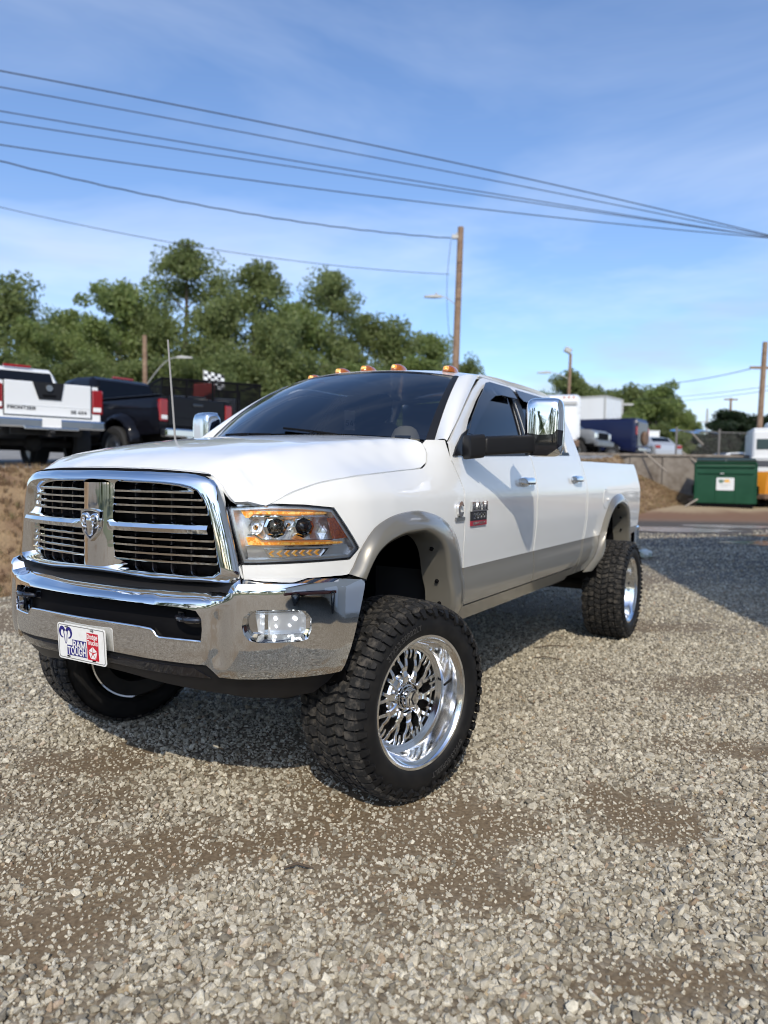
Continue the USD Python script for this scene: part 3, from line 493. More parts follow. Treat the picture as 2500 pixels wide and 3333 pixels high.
# ---- headlights
hl = [(1.025, 1.333), (.963, 1.112), (.80, 1.116), (.62, 1.119), (.505, 1.121), (.462, 1.162), (.525, 1.247), (.585, 1.328), (.72, 1.341), (.845, 1.344), (.90, 1.340)]
for sg in (1, -1):
    f = (lambda t: t) if sg > 0 else mir
    h = thing('headlight', None, None, parent=truck); P = lambda poly, o, hh=.02, t=0.0: f(panel(poly, S_(o) if not callable(o) else o, hh, t))
    obj('housing', P([(1.02, 1.338), (.955, 1.10), (.50, 1.112), (.45, 1.162), (.58, 1.338), (.85, 1.352)], -.07, .04), m_refl, h)
    obj('seal', f(panel(hl, S_(.001), .02, .02, holes=[shrink(hl, -.0045)])), m_gloss, h)
    obj('bezel', f(panel(shrink(hl, -.005), S_(-.008), .02, .07, holes=[shrink(hl, -.015)])), m_refl, h)
    # faceted chrome reflector behind the lamps
    rng = np.random.default_rng(4)
    refl = [(.945, 1.292), (.93, 1.225), (.89, 1.204), (.60, 1.200), (.52, 1.205), (.572, 1.290), (.61, 1.300), (.92, 1.300)]
    obj('reflector', f(panel(refl, lambda s, z: side(s, z, -.052+.022*(meshkit.noise(np.stack([s*22, z*26, 0*s], -1), 3)-.5)), .012, .02)), m_refl, h, False)
    for s0, r in ((.830, .034), (.712, .034)):
        c = side(s0, 1.256, -.045); n = side(s0, 1.256, 0)-side(s0, 1.256, -.05); n /= np.linalg.norm(n)
        T = trimesh.geometry.align_vectors([0, 0, 1], n)
        oct_ = lathe([(r+.010, -.01), (r+.012, .018), (r+.002, .022), (r-.004, .008)], 8, 'z'); ring = oct_.copy(); ring.apply_transform(T); ring.apply_translation(c)
        a = obj('projector', f(TM(ring.vertices, ring.faces)), m_chrome, h, False)
        ball = lathe([(r-.003, .0), (r*.86, .012), (r*.5, .023), (0, .027)], 20, 'z'); ball.apply_transform(T); ball.apply_translation(c)
        obj('lamp_lens', f(TM(ball.vertices, ball.faces)), m_gloss, h, True)
    for s0, z0, r in ((.772, 1.262, .022), (.915, 1.252, .028)):
        c = side(s0, z0, -.05); n = side(s0, z0, 0)-c; n /= np.linalg.norm(n)
        cone = lathe([(r, .012), (r*.8, -.006), (r*.35, -.012), (r*.35, .012), (0, .02)], 16, 'z'); cone.apply_transform(trimesh.geometry.align_vectors([0, 0, 1], n)); cone.apply_translation(c)
        obj('bulb', f(TM(cone.vertices, cone.faces)), m_chrome, h, 40)
    obj('light_strip', P([(.978, 1.318), (.955, 1.290), (.940, 1.291), (.922, 1.306), (.62, 1.304), (.606, 1.309), (.62, 1.313), (.80, 1.317)], -.018, .015, .02), m_amber, h)
    obj('light_strip', P([(.953, 1.216), (.942, 1.185), (.54, 1.184), (.530, 1.188), (.537, 1.192), (.885, 1.196), (.913, 1.215)], -.018, .015, .02), m_amber, h)
    obj('side_marker', P([(.602, 1.289), (.566, 1.288), (.508, 1.207), (.576, 1.204)], -.012, .015, .02), m_amber_d, h)
    obj('lower_bar', P([(.952, 1.178), (.945, 1.124), (.80, 1.127), (.52, 1.129), (.492, 1.150), (.505, 1.176)], -.028, .02, .03), m_refl, h)
    obj('indicator_frame', f(panel([(.878, 1.171), (.597, 1.168), (.632, 1.130), (.858, 1.134)], S_(-.020), .02, .02, holes=[[(.868, 1.166), (.610, 1.163), (.637, 1.135), (.852, 1.139)]])), m_chrome, h)
    obj('indicator_arrows', cat_([P([(s, 1.162), (s-.012, 1.162), (s+.002, 1.150), (s-.012, 1.139), (s, 1.139), (s+.014, 1.150)], -.022, .012, .006) for s in np.linspace(.845, .650, 7)]), m_amber, h)
    obj('trim_line', f(cat_([panel([(.955, 1.183), (.51, 1.182), (.512, 1.178), (.953, 1.179)], S_(-.012), .02, .02), panel([(.94, 1.288), (.922, 1.300), (.62, 1.299), (.62, 1.296), (.919, 1.295), (.935, 1.284)], S_(-.010), .02, .02),
        panel([(.945, 1.222), (.915, 1.223), (.885, 1.204), (.53, 1.199), (.53, 1.202), (.883, 1.208), (.913, 1.228), (.943, 1.227)], S_(-.010), .02, .02)])), m_chrome, h)
    obj('lens', P(shrink(hl, -.005), 0.0, .03), m_lens, h, True)
# ---- tow mirrors
for sg in (1, -1):
    f = (lambda t: t) if sg > 0 else mir
    mm = thing('wing_mirror', None, None, parent=truck)
    sail = panel([(-.475, 1.575), (-.60, 1.585), (-.70, 1.692), (-.765, 1.735), (-.66, 1.70), (-.53, 1.625)], S_(.012), .03, .03)
    c = np.array([-.975, 1.275, 1.745])
    e0, e1 = np.array([-.555, 1.015, 1.625]), np.array([-.93, 1.235, 1.655])
    def rbox(P, Q, w, hh, n=16, pw=4, taper=1.0, rng=(0, 1)):
        ax = (Q-P)/np.linalg.norm(Q-P); s = np.cross(ax, [0, 0, 1.0]); s /= np.linalg.norm(s); g = np.linspace(0, 2*np.pi, n, endpoint=False); S = []
        sup = lambda a: np.sign(a)*np.abs(a)**(2/pw)
        for t, k in ((0, .6), (.015, .85), (.05, 1), (.5, 1), (.95, taper), (.985, taper*.9), (1, taper*.7)):
            S.append(P+(Q-P)*t+np.outer(sup(np.cos(g))*w*k, s)+np.outer(sup(np.sin(g))*hh*k, [0, 0, 1.0]))
        m = grid(np.array(S), cv=True); m = m if m.volume > 0 else TM(m.vertices, m.faces[:, ::-1])
        V = np.vstack([m.vertices, S[0].mean(0), S[-1].mean(0)]); nn = len(m.vertices)
        F = [(nn, (j+1) % n, j) for j in range(n)]+[(nn+1, nn-n+j, nn-n+(j+1) % n) for j in range(n)]
        return TM(V, np.vstack([m.faces, F]))
    arm = [sail, rbox(e0+[.02, -.02, -.005], e0+(e1-e0)*.16, .045, .064), rbox(e0+(e1-e0)*.15, e1, .040, .052, taper=.96)]
    obj('arm', f(cat_(arm)), m_bpl, mm, 35)
    # head: rounded chrome cap facing ahead, turned a little outward
    n1, n2 = 36, 9; g = np.linspace(0, 2*np.pi, n1, endpoint=False); sup = lambda a, p: np.sign(a)*np.abs(a)**(2/p); S = []
    for t, k in ((-.086, .0), (-.0857, .25), (-.0845, .5), (-.080, .72), (-.071, .86), (-.056, .945), (-.035, .985), (0, 1.0), (.03, .985), (.04, .93)):
        yy = sup(np.cos(g), 5)*(.108*k if k > .6 else .108*k); zz = sup(np.sin(g), 5)*(.164-.108*(1-k) if k >= .5 else .110*k/.5)
        S.append(np.stack([0*g-t, yy, zz], -1))
    S = np.array(S); m = grid(S, cv=True); m = m if m.volume > 0 else TM(m.vertices, m.faces[:, ::-1])
    m = move(m, c, rz=14)
    obj('cap', f(m), m_chrome, mm, 50)
    gl = move(panel([(-.095, -.15), (.095, -.15), (.095, .15), (-.095, .15)], lambda u, v: np.stack([-.038+0*u, u, v], -1), .1, .01, out=(-1, 0, 0)), c, rz=14); obj('mirror_glass', f(gl), m_chrome, mm)
    ins = move(panel([(-.100, -.155), (.02, -.158), (.06, -.13), (.098, -.10), (.104, -.02), (.07, -.015), (.05, -.04), (-.02, -.045), (-.104, -.03)], lambda u, v: np.stack([.0865-.30*(np.abs(u)/.108)**5*.10-.34*(np.abs(v)/.164)**6*.06+0*u, u, v], -1), .015, .02, out=(1, 0, 0)), c, rz=14)
    obj('cap_insert', f(ins), m_gloss, mm)
    lamp = move(panel([(.03, -.150), (.085, -.135), (.112, -.10), (.112, -.055), (.075, -.05), (.045, -.08)], lambda u, v: np.stack([.078-.55*np.clip(u-.07, 0, 1)+0*u, u*1.0, v], -1), .012, .02, out=(1, 0, 0)), c, rz=14)
    obj('signal_lens', f(lamp), m_lens, mm)
# ---- roof marker lamps
for yv in (-.533, -.218, 0, .218, .533):
    xv = -1.118-.155*(abs(yv)/.56)**2; zv = float(roof(L([xv]), L([yv]))[0, 2]); t = np.linspace(0, 2*np.pi, 20, endpoint=False); S = []
    for k, hh in ((1, -.004), (1.0, .006), (.90, .020), (.70, .032), (.35, .040), (.02, .042)):
        S.append(np.stack([xv-.02+.085*k*np.cos(t)*np.where(np.cos(t) < 0, 1.25, .75), yv+.042*k*np.sin(t), zv+hh+0*t], -1))
    m = grid(np.array(S), cv=True); m = m if m.volume > 0 else TM(m.vertices, m.faces[:, ::-1])
    a = obj('roof_lamp', m, m_roofamber if 'm_roofamber' in globals() else (m_roofamber := mat('dark_amber_lens', (.28, .07, .008), .08, coat_weight=1.0, emission_color=(1, .35, .02), emission_strength=.05)), truck, True)
    obj('led', move(lathe([(.0, .026), (.016, .022), (.022, .008), (.020, .0)], 12, 'z'), (xv+.026, yv, zv+.008)), m_amber, a, True)
# ---- badges on the door and fender
def on_side(m, s0, z0, off): return warp(m, lambda v: side(s0-v[:, 0], z0+v[:, 1], off+v[:, 2]))
bd = thing('door_badge', None, None, parent=truck)
m_bred = mat('badge_red', (.30, .012, .03), .3)
obj('plate', on_side(prism(sbox(0, 0, .215, .052), .006), -.592, 1.228, .003), m_gloss, bd); obj('plate', on_side(prism(sbox(0, 0, .215, .027), .006), -.592, 1.2005, .003), m_bred, bd)
fit = lambda s, w, h, d, b=True: (lambda t: warp(t, lambda v: np.stack([(v[:, 0]-t.bounds[0][0])*w/(t.bounds[1][0]-t.bounds[0][0]), (v[:, 1]-t.bounds[0][1])*h/(t.bounds[1][1]-t.bounds[0][1]), v[:, 2]], -1)))(text(s, .1, d, b))
obj('lettering', cat_([on_side(prism(sbox(0, -.004, .219, .004), .012), -.590, 1.283, .003), on_side(fit('RAM', .212, .046, .012), -.592, 1.285, .003)]), m_chrome, bd)
obj('lettering', on_side(fit('2500', .165, .034, .003, False), -.618, 1.237, .009), m_chrome_d, bd); obj('lettering', on_side(fit('HEAVY DUTY', .165, .014, .002), -.618, 1.207, .009), m_steel, bd)
eb = thing('engine_badge', None, None, parent=truck)
Cc = Point(0, 0).buffer(.036, 24).difference(Point(.004, 0).buffer(.017, 16)).difference(sbox(.010, -.013, .06, .013)); Cc = affinity.scale(Cc, .95, 1.15)
obj('letter', on_side(prism(Cc, .012), -.455, 1.296, .002), m_chrome, eb)
ebb = obj('bar', on_side(prism(sbox(-.055, -.009, .055, .009), .008), -.457, 1.245, .002), m_steel, eb)
# ---- antenna, wipers
ap = L([-.215, -.80, 1.56]); obj('antenna', [tube([ap+(L([-.145, -.80, 2.262])-ap)*t for t in np.linspace(0, 1, 8)], np.linspace(.0065, .0055, 8), 8), move(lathe([(.022, 0), (.018, .016), (.008, .03), (.006, .06)], 12, 'z'), ap-[0, 0, .02])], mat('antenna_grey', (.30, .29, .27), .5), truck)
for pts in ([(-.55, .0), (-.05, -.03)], [(.02, .035), (.45, -.03)]):
    a = wind(np.linspace(pts[0][0], pts[1][0], 8), np.linspace(pts[0][1], pts[1][1], 8), .014); obj('wiper', [tube(a, .007, 6), tube([a[4], a[4]+(a[4]-a[2])*.5+[.10, .02, -.035]], .009, 6)], m_blk, truck)
# ---- cabin seen dimly through the tinted glass
obj('dashboard', [hull([(x, y, z) for y in (-.78, .78) for x, z in ((-.50, 1.30), (-.50, 1.54), (-.62, 1.60), (-.98, 1.575), (-1.02, 1.30))])], m_inter, truck)
obj('cabin_floor', [bx(-2.88, -.45, -.86, .86, .78, .82), bx(-.47, -.42, -.88, .88, .8, 1.6)], m_inter, truck)
for yv in (.42, -.42):
    obj('seat', [bx(-1.75, -1.25, yv-.26, yv+.26, 1.05, 1.25, .05), move(bx(-.09, .09, -.25, .25, 0, .68, .06), (-1.78, yv, 1.2), ry=-10), move(bx(-.06, .06, -.14, .14, 0, .20, .04), (-1.92, yv, 1.90), ry=-8)], m_inter, truck)
obj('rear_seat', [bx(-2.6, -2.1, -.72, .72, 1.05, 1.25, .05), bx(-2.75, -2.58, -.72, .72, 1.2, 1.82, .06)], m_inter, truck)
t = np.linspace(0, 2*np.pi, 33); sw = np.stack([-1.16-.07*np.sin(t), .42+.19*np.cos(t), 1.50+.17*np.sin(t)], -1)
obj('steering_wheel', [tube(sw, .016, 8, False), tube([sw[0], sw[16]], .012, 6), tube([(-1.16, .42, 1.5), (-.95, .42, 1.42)], .03, 8)], m_inter, truck)
obj('cabin_mirror', bx(-1.10, -1.07, -.13, .13, 1.92, 1.99, .01), m_blk, truck)
# ---- underbody, wheel housings, axles
obj('chassis', [bx(.85, -5.0, .38, .50, .62, .78, .01), bx(.85, -5.0, -.50, -.38, .62, .78, .01)]+[bx(q, q-.1, -.4, .4, .64, .76) for q in (.8, -.9, -2.0, -3.1, -4.7)]+[bx(-.9, -2.9, -.85, .85, .79, .80), bx(-3.0, -5.0, -.80, .80, .97, .98), bx(.80, -.55, -.42, .42, .80, 1.25), bx(-.6, -1.6, -.2, .2, .52, .80, .05), bx(-1.5, -1.75, -.35, .35, .50, .72, .05), bx(-2.6, -3.0, .55, .80, .60, .72, .02), bx(.78, .84, -.55, .55, .74, 1.38)], m_under, truck)
for xw, yc in ((.05, .80), (-3.93, .80)):
    for sg in (1, -1):
        t = np.linspace(math.radians(-28), math.radians(208), 26); rr_ = .50 if xw > 0 else .49
        ring = np.stack([xw+rr_*np.cos(t), 0*t, .80+rr_*1.0*np.sin(t)], -1)
        hh = [ring+[0, y, 0] for y in (.52, .60, .80, .955)]; hh[0][:] = hh[0]
        fan = [np.repeat([[xw, .52, .75]], len(t), 0)]+hh
        obj('wheel_housing', face_out(grid(np.array(fan)) if sg > 0 else mir(grid(np.array(fan))), (0, sg, -1)), m_blk, truck)
obj('front_axle', [tube([(.03, -.85, .47), (.03, .85, .47)], .05, 12), move(trimesh.creation.icosphere(2, .17), (.03, .25, .47)), tube([(.25, -.8, .52), (.25, .8, .52)], .02, 8), tube([(.12, .6, .45), (.12, .55, 1.0)], .045, 12), tube([(.12, -.6, .45), (.12, -.55, 1.0)], .045, 12)], m_under, truck)
obj('rear_axle', [tube([(-3.93, -.85, .47), (-3.93, .85, .47)], .06, 12), move(trimesh.creation.icosphere(2, .20), (-3.93, 0, .47)), tube([(-1.6, 0, .6), (-3.8, 0, .5)], .05, 10), bx(-3.3, -4.6, .52, .59, .50, .56), bx(-3.3, -4.6, -.59, -.52, .50, .56)], m_under, truck)
# ---- wheels: built once (axis along y, the outer lip at y = 0), then three copies
RT, RB = .450, .433
wh = UsdGeom.Xform.Define(stage, path_for(truck, 'wheel')).GetPrim()
car = [(.292, -.016), (.300, -.006), (.308, .006), (.322, .014), (.345, .019), (.372, .018), (.400, .010), (.422, -.004), (.438, -.018), (.446, -.030), (.449, -.05), (.449, -.165), (.449, -.28), (.448, -.30), (.430, -.32), (.38, -.345), (.33, -.345), (.30, -.32)]
car = [(r if r < .302 else .302+(r-.302)*(.450-.302)/(.466-.302), y) for r, y in car]; RS = lambda r: .302+(r-.302)*(.450-.302)/(.466-.302)
ty = obj('tyre', face_out(lathe(car, 120), (0, 1, 0)) if False else (lambda m: m if m.volume > 0 else TM(m.vertices, m.faces[:, ::-1]))(lathe(car, 120)), m_rub, wh, 40)
NP = 31; DA = 2*np.pi/NP
def rad(v):
    """Carcass radius and y across the tread: v from -.18 to .18, then down the shoulder."""
    return RB
def block(poly, rt, rb, shrink_=.90, sub=None):
    """A tread block: polygon of (angle, y)."""
    p = np.array(poly, float); c = p.mean(0); top = c+(p-c)*shrink_; k = len(p)
    rtv = rt(p[:, 1]) if callable(rt) else np.full(k, rt); rbv = rb(p[:, 1]) if callable(rb) else np.full(k, rb); rc = rt(c[1:2])[0] if callable(rt) else rt
    f = lambda a, y, r: np.stack([r*np.cos(a), y, r*np.sin(a)], -1)
    V = np.vstack([f(p[:, 0], p[:, 1], rbv), f(top[:, 0], top[:, 1], rtv), f(c[:1], c[1:], np.array([rc]))])
    F = [(k+i, k+(i+1) % k, 2*k) for i in range(k)]
    for i in range(k): j = (i+1) % k; F += [(i, j, k+j), (i, k+j, k+i)]
    m = TM(V, F); return m
rng = np.random.default_rng(7); tb, sb = [], []
crown = lambda y: RT-.012*np.clip((np.abs(np.asarray(y)+.165)-.10)/.07, 0, 1.2)**2
for i in range(NP):
    a0 = i*DA
    A = lambda pts, da=0.0: [(a0+(u+da)*DA, y-.165) for u, y in pts]
    for sg, da in ((1, 0.0), (-1, .5)):
        S = lambda pts: [(u, sg*y) for u, y in pts]
        for q in (0.0, .5):
            tb.append(block(A(S([(.02, .004), (.40, .004), (.52, .030), (.66, .052), (.28, .056), (.12, .032)]), da+q), crown, RB-.004, .86))      # slanted centre blocks
        tb.append(block(A(S([(.30, .062), (.72, .058), (.86, .080), (.80, .108), (.36, .112), (.22, .088)]), da), crown, RB-.004, .87))
        tb.append(block(A(S([(.82, .060), (1.12, .064), (1.06, .100), (.90, .108)]), da), crown, RB-.004, .85))
        for q, w in ((.0, .40), (.50, .42)):
            ln = .176 if q else .170
            tb.append(block(A(S([(.22, .116), (.22+w*.92, .112), (.24+w, .135), (.22+w*.96, ln), (.20, ln), (.16, .140)]), da+q), lambda y: crown(y)-.0015, RB-.012, .88))
    # lugs running down the outer sidewall
    for q, r1 in ((.0, .385), (.5, .405)):
        am = a0+(q+.42)*DA; w = .19*DA
        pr_ = [(RS(.452), -.010, w), (RS(.446), -.001, w), (RS(.425), .014, w*.92), (RS(r1+.014), .0265, w*.62), (RS(r1), .0185, .02*DA)]
        V, F = [], []
        for r, y, ww in pr_:
            for s in (-1, 1): V.append((r*math.cos(am+s*ww), y, r*math.sin(am+s*ww)))
        base = len(V)
        for r, y, ww in pr_:
            for s in (-1, 1): V.append((r*math.cos(am+s*ww*1.12), y-.016, r*math.sin(am+s*ww*1.12)))
        for k in range(4):
            b = 2*k; F += [(b, b+1, b+3), (b, b+3, b+2)]
            for s in (0, 1):
                q4 = (b+s, b+2+s, base+b+2+s, base+b+s); q4 = q4 if s else q4[::-1]
                F += [(q4[0], q4[1], q4[2]), (q4[0], q4[2], q4[3])]
        F += [(0, base, base+1), (0, base+1, 1)]
        sb.append(TM(V, F))
def orient(ms):
    out = []
    for m in ms:
        c = np.array(m.vertices).mean(0); d = m.triangles_center-c
        out.append(TM(m.vertices, m.faces) if (m.face_normals*d).sum(1).sum() > 0 else TM(m.vertices, m.faces[:, ::-1]))
    return cat_(out)
obj('tread', orient(tb), m_tread, ty, False); obj('shoulder_lugs', orient(sb), m_rub, ty, 20)
rib = lathe([(RS(.4455), -.0045), (RS(.4475), -.002), (RS(.4465), .001), (RS(.444), .002)], 120); obj('mould_line', rib, m_rub, ty)
def ring_text(s, r, h, a_mid, y, d=.0025, flip=False):
    t = text(s, h, d, True); w = t.bounds[1][0]; v = np.array(t.vertices)
    if flip: a = a_mid+(v[:, 0]-w/2)/r; rr_ = r+h-v[:, 1]
    else: a = a_mid-(v[:, 0]-w/2)/r; rr_ = r+v[:, 1]
    V = np.stack([-rr_*np.cos(a), y+v[:, 2], rr_*np.sin(a)], -1); return TM(V, t.faces)
obj('sidewall_lettering', cat_([ring_text('37X13.50R22LT', .338, .022, math.radians(118), .0178, .004), ring_text('37X13.50R22LT', .338, .022, math.radians(298), .0178, .004)]), m_let, ty)
lip = [(.296, -.020), (.3035, -.012), (.3045, -.002), (.302, .001), (.291, .0005), (.288, -.003), (.284, -.012), (.270, -.022), (.264, -.05), (.258, -.085), (.250, -.102), (.238, -.108), (.232, -.112), (.230, -.122), (.222, -.130), (.210, -.135), (.206, -.15), (.206, -.30)]
rm = obj('rim', (lambda m: m)(lathe(lip[::-1], 120)), m_wheel, wh, 35)
def bar(p0, p1, w0, w1, y0, y1, th=.035, groove=True):
    """A spoke from p0 to p1 in the wheel plane with bevelled edges and a milled channel."""
    p0, p1 = L(p0), L(p1); d = (p1-p0)/np.linalg.norm(p1-p0); n = L([-d[1], d[0]]); S = []
    for t in np.linspace(0, 1, 5):
        p = p0+(p1-p0)*t; w = w0+(w1-w0)*t; y = y0+(y1-y0)*t+.006*math.sin(math.pi*t)
        g = .007*math.sin(math.pi*t)**.5 if groove else 0
        S.append([(p[0]+n[0]*k*w, y+e, p[1]+n[1]*k*w) for k, e in ((-1, -th), (-1, -.006), (-.72, 0), (-.42, 0), (-.30, -g), (.30, -g), (.42, 0), (.72, 0), (1, -.006), (1, -th))])
    m = grid(np.array(S)); return face_out(m, (0, 1, 0))
pol = lambda r, a: (r*math.cos(math.radians(a)), r*math.sin(math.radians(a)))
sp = []
for k in range(10):
    a = 36*k+10
    sp.append(bar(pol(.070, a), pol(.128, a), .0190, .0150, -.098, -.103, .04, False))
    for s_ in (1, -1): sp += [bar(pol(.120, a+s_*2.0), pol(.178, a+s_*7.5), .0105, .0095, -.102, -.109, .035, False), bar(pol(.176, a+s_*7.4), pol(.230, a+s_*10.5), .0095, .0105, -.109, -.117, .035, False)]
    sp += [bar(pol(.176, a+18), pol(.230, a+18), .0060, .0095, -.113, -.117, .03, False)]
obj('spokes', cat_(sp), m_wheel, wh, 30)
obj('spoke_ring', lathe([(.236, -.125), (.236, -.112), (.228, -.110), (.220, -.114), (.216, -.15)], 100), m_wheel, wh, 30)
obj('hub', lathe([(.064, -.16), (.108, -.155), (.110, -.128), (.100, -.118), (.090, -.116), (.074, -.118), (.066, -.125), (.060, -.13)][::-1], 60), m_wheel, wh, 25)
for k in range(8):
    x_, z_ = pol(.080, 45*k+10); nb = obj('lug_nut', move(lathe([(0, .030), (.006, .029), (.0095, .024), (.0105, 0)], 6), (x_, -.118, z_)), m_chrome, wh, 25)
cp = obj('centre_cap', lathe([(0, -.0635), (.040, -.0635), (.043, -.0655), (.045, -.070), (.046, -.082), (.050, -.085), (.052, -.098), (.058, -.10), (.060, -.128)], 48), m_chrome, wh, 25)
chev = unary_union([Polygon([(-.002, .026), (.010, .026), (-.006, 0), (.012, -.028), (.0, -.028), (-.016, 0)]), Polygon([(.004, .029), (.016, .029), (.016, .026), (.004, .026)])])
tomap = lambda m, y: warp(m, lambda v: np.stack([-v[:, 0], y+v[:, 2], v[:, 1]], -1))
obj('emblem', cat_([tomap(prism(chev, .0006), -.0632), tomap(move(text('KG1', .0075, .0006, True), (-.012, .031, 0)), -.0632), tomap(move(text('FORGED', .006, .0006, True), (-.021, -.026, 0), rz=90), -.0632)]), m_ink, cp)
obj('rim_lettering', cat_([ring_text('FORGED', .2915, .0085, math.radians(q), .0008, .0008) for q in (15, 195)]), m_steel, wh)
obj('valve_stem', tube([(-.256, -.075, .02), (-.225, -.062, .02)], .0055, 8), m_blk, wh)
obj('brake_disc', [lathe([(.06, -.20), (.19, -.20), (.19, -.225), (.06, -.225)], 48), bx(.10, .20, -.25, -.17, -.10, .10, .02), lathe([(0, -.165), (.075, -.165), (.08, -.30)], 32)], m_under, wh)
obj('inner_flange', [lathe([(.206, -.30), (.206, -.345), (.284, -.352), (.286, -.33)][::-1], 72)], m_under, wh, 30); obj('inner_lip', lathe([(.284, -.345), (.286, -.356), (.295, -.358), (.297, -.345)][::-1], 90), m_chrome, wh, 30)
obj('inner_barrel', lathe([(.207, -.28), (.0, -.285)], 40), m_blk, wh)
def wheel_place(x, steer=0):
    pass
stage.GetPrimAtPath(wh.GetPath())
def set_wheel(prim, loc, rz):
    xf = UsdGeom.Xformable(prim); xf.ClearXformOpOrder(); xf.AddTranslateOp().Set(Gf.Vec3d(*map(float, loc))); xf.AddRotateZOp().Set(float(rz))
ST = math.radians(-13.0); dk = .30
set_wheel(wh, (.123, 1.110, RT), math.degrees(ST))
copy_of(wh, 'wheel', (-3.91, 1.160, RT), 0, parent=truck)
copy_of(wh, 'wheel', (.02, -1.110, RT), 180+math.degrees(ST), parent=truck)
copy_of(wh, 'wheel', (-3.91, -1.160, RT), 180, parent=truck)
# ---- things inside the cab
capm = mat('cap_cloth', (.80, .78, .70), .9)
t = np.linspace(0, 2*np.pi, 28, endpoint=False); S = [np.stack([.105*k*np.cos(t), .085*k*np.sin(t), h_+0*t], -1) for k, h_ in ((1.0, 0), (1.0, .05), (.93, .09), (.72, .125), (.4, .142), (.02, .146))]
hat = thing('baseball_cap', 'pale cap lying on the dashboard behind the windshield', 'cap', (-.66, .56, 1.605), 20)
obj('crown', grid(np.array(S), cv=True), capm, hat, True); obj('brim', panel([(.085+.10*math.cos(a), .082*math.sin(a)) for a in np.linspace(-1.57, 1.57, 14)]+[(.06, .08), (.06, -.08)], lambda u, v: np.stack([u, v, .008-2.0*v*v], -1), .03, .004, out=(0, 0, 1)), capm, hat)
obj('patch', panel([(-.045, .03), (.045, .03), (.045, .085), (-.045, .085)], lambda u, v: np.stack([.1055-.15*np.clip(v-.05, 0, 1)-.6*u*u, u, v], -1), .03, 0, out=(1, 0, 0)), m_inter, hat)
tagp = thing('paper_tag', 'small white paper tag reading 549 hanging behind the windshield', 'tag', (-1.02, -.06, 1.76), 30)
obj('card', bx(-.001, .001, -.035, .035, 0, .13), m_plate, tagp)
obj('number', warp(text('549', .032, .001, True), lambda v: np.stack([.0015+v[:, 2], v[:, 0]-.030, v[:, 1]+.03], -1)), m_ink, tagp)
# ---------------------------------------------------------------- the terrain (site frame)
def foot(l): l = np.asarray(l, float); return np.minimum(np.where(l > -4.25, 8+(l+4.25)*1.17, np.maximum(8+(l+4.25)*.5, 4.5)), 24.6)+.25*np.sin(l*1.3)+.12*np.sin(l*3.1+1)
def sstep(x, a, b): t = np.clip((np.asarray(x, float)-a)/(b-a), 0, 1); return t*t*(3-2*t)
def base_z(d): return .27*sstep(d, 7, 12.5)+.03*sstep(d, 14, 20)+.33*sstep(d, 20, 24)+.1*sstep(d, 24, 60)
def terr_z(l, d): return np.interp(d, [0, 11, 18, 25.9], [1.48, 1.50, 1.64, 2.32])+.1*sstep(d, 26, 40)-.9*sstep(l, 13.3, 15.5)*1.75
def bank_end(l): return foot(l)+2.2+(26.0-foot(l)-2.2)*sstep(l, 6.5, 9.2)
def bank_top(l): return np.interp(l, [-200, 6.5, 8.2, 9.4, 10.6, 12, 14], [9, 9, 1.95, 1.45, .95, .68, .66])
Ls = np.unique(np.r_[np.linspace(-220, -26, 30), np.linspace(-26, -8, 46), np.linspace(-8, 16, 150), np.linspace(16, 30, 40), np.linspace(30, 220, 30)])
def sheet(rows, zf):
    """rows(l) gives d along a column of the sheet."""
    P = np.array([[site(l, d, float(zf(l, d, k/(len(rows(l))-1)))) for k, d in enumerate(rows(l))] for l in Ls]); return face_out(grid(P), (0, 0, 1))
def fine(p, s=1.0, a=1.0): return a*(meshkit.fbm(np.array([[p[0]*s, p[1]*s, 0.3]]), 3, 5)[0]-.5)
near_t = np.r_[np.linspace(-150, -12, 8), np.linspace(-12, 0, 10)[1:]]
def near_rows(l): f = float(foot(l)); return np.r_[near_t, np.linspace(0, 1, 90)[1:]*f]
site_n = lambda l, d: site(l, d)[:2]
g_near = sheet(near_rows, lambda l, d, t: base_z(d))
bank_m = sheet(lambda l: np.linspace(float(foot(l)), float(bank_end(l)), 16), lambda l, d, t: base_z(d)+(min(float(terr_z(l, d)), float(bank_top(l)))-base_z(d))*sstep(t, 0, 1)+fine(site_n(l, d), 1.6, .22)*math.sin(math.pi*t))
g_terr = sheet(lambda l: float(bank_end(l))+np.r_[.0, .3, .8, 1.5, 2.5, 4, 6, 9, 13, 18, 26, 40, 60, 90, 150, 300, 600]+.2*float(sstep(l, 8.8, 9.2)), lambda l, d, t: terr_z(l, d) if l < 8.9 or d > 26.1 else terr_z(l, 26.2))
def to_site(v): q = np.asarray(v)[:, :2]-CAM[:2]; return q@R0[:2], q@F0[:2]
def primvar(prim, name, a): UsdGeom.PrimvarsAPI(prim).CreatePrimvar(name, Sdf.ValueTypeNames.FloatArray, 'vertex').Set(Vt.FloatArray.FromNumpy(np.asarray(a, np.float32)))
def blob(l, d, seed, s): return meshkit.fbm(np.stack([l*s, d*s, 0*l+seed], -1), 4, seed)
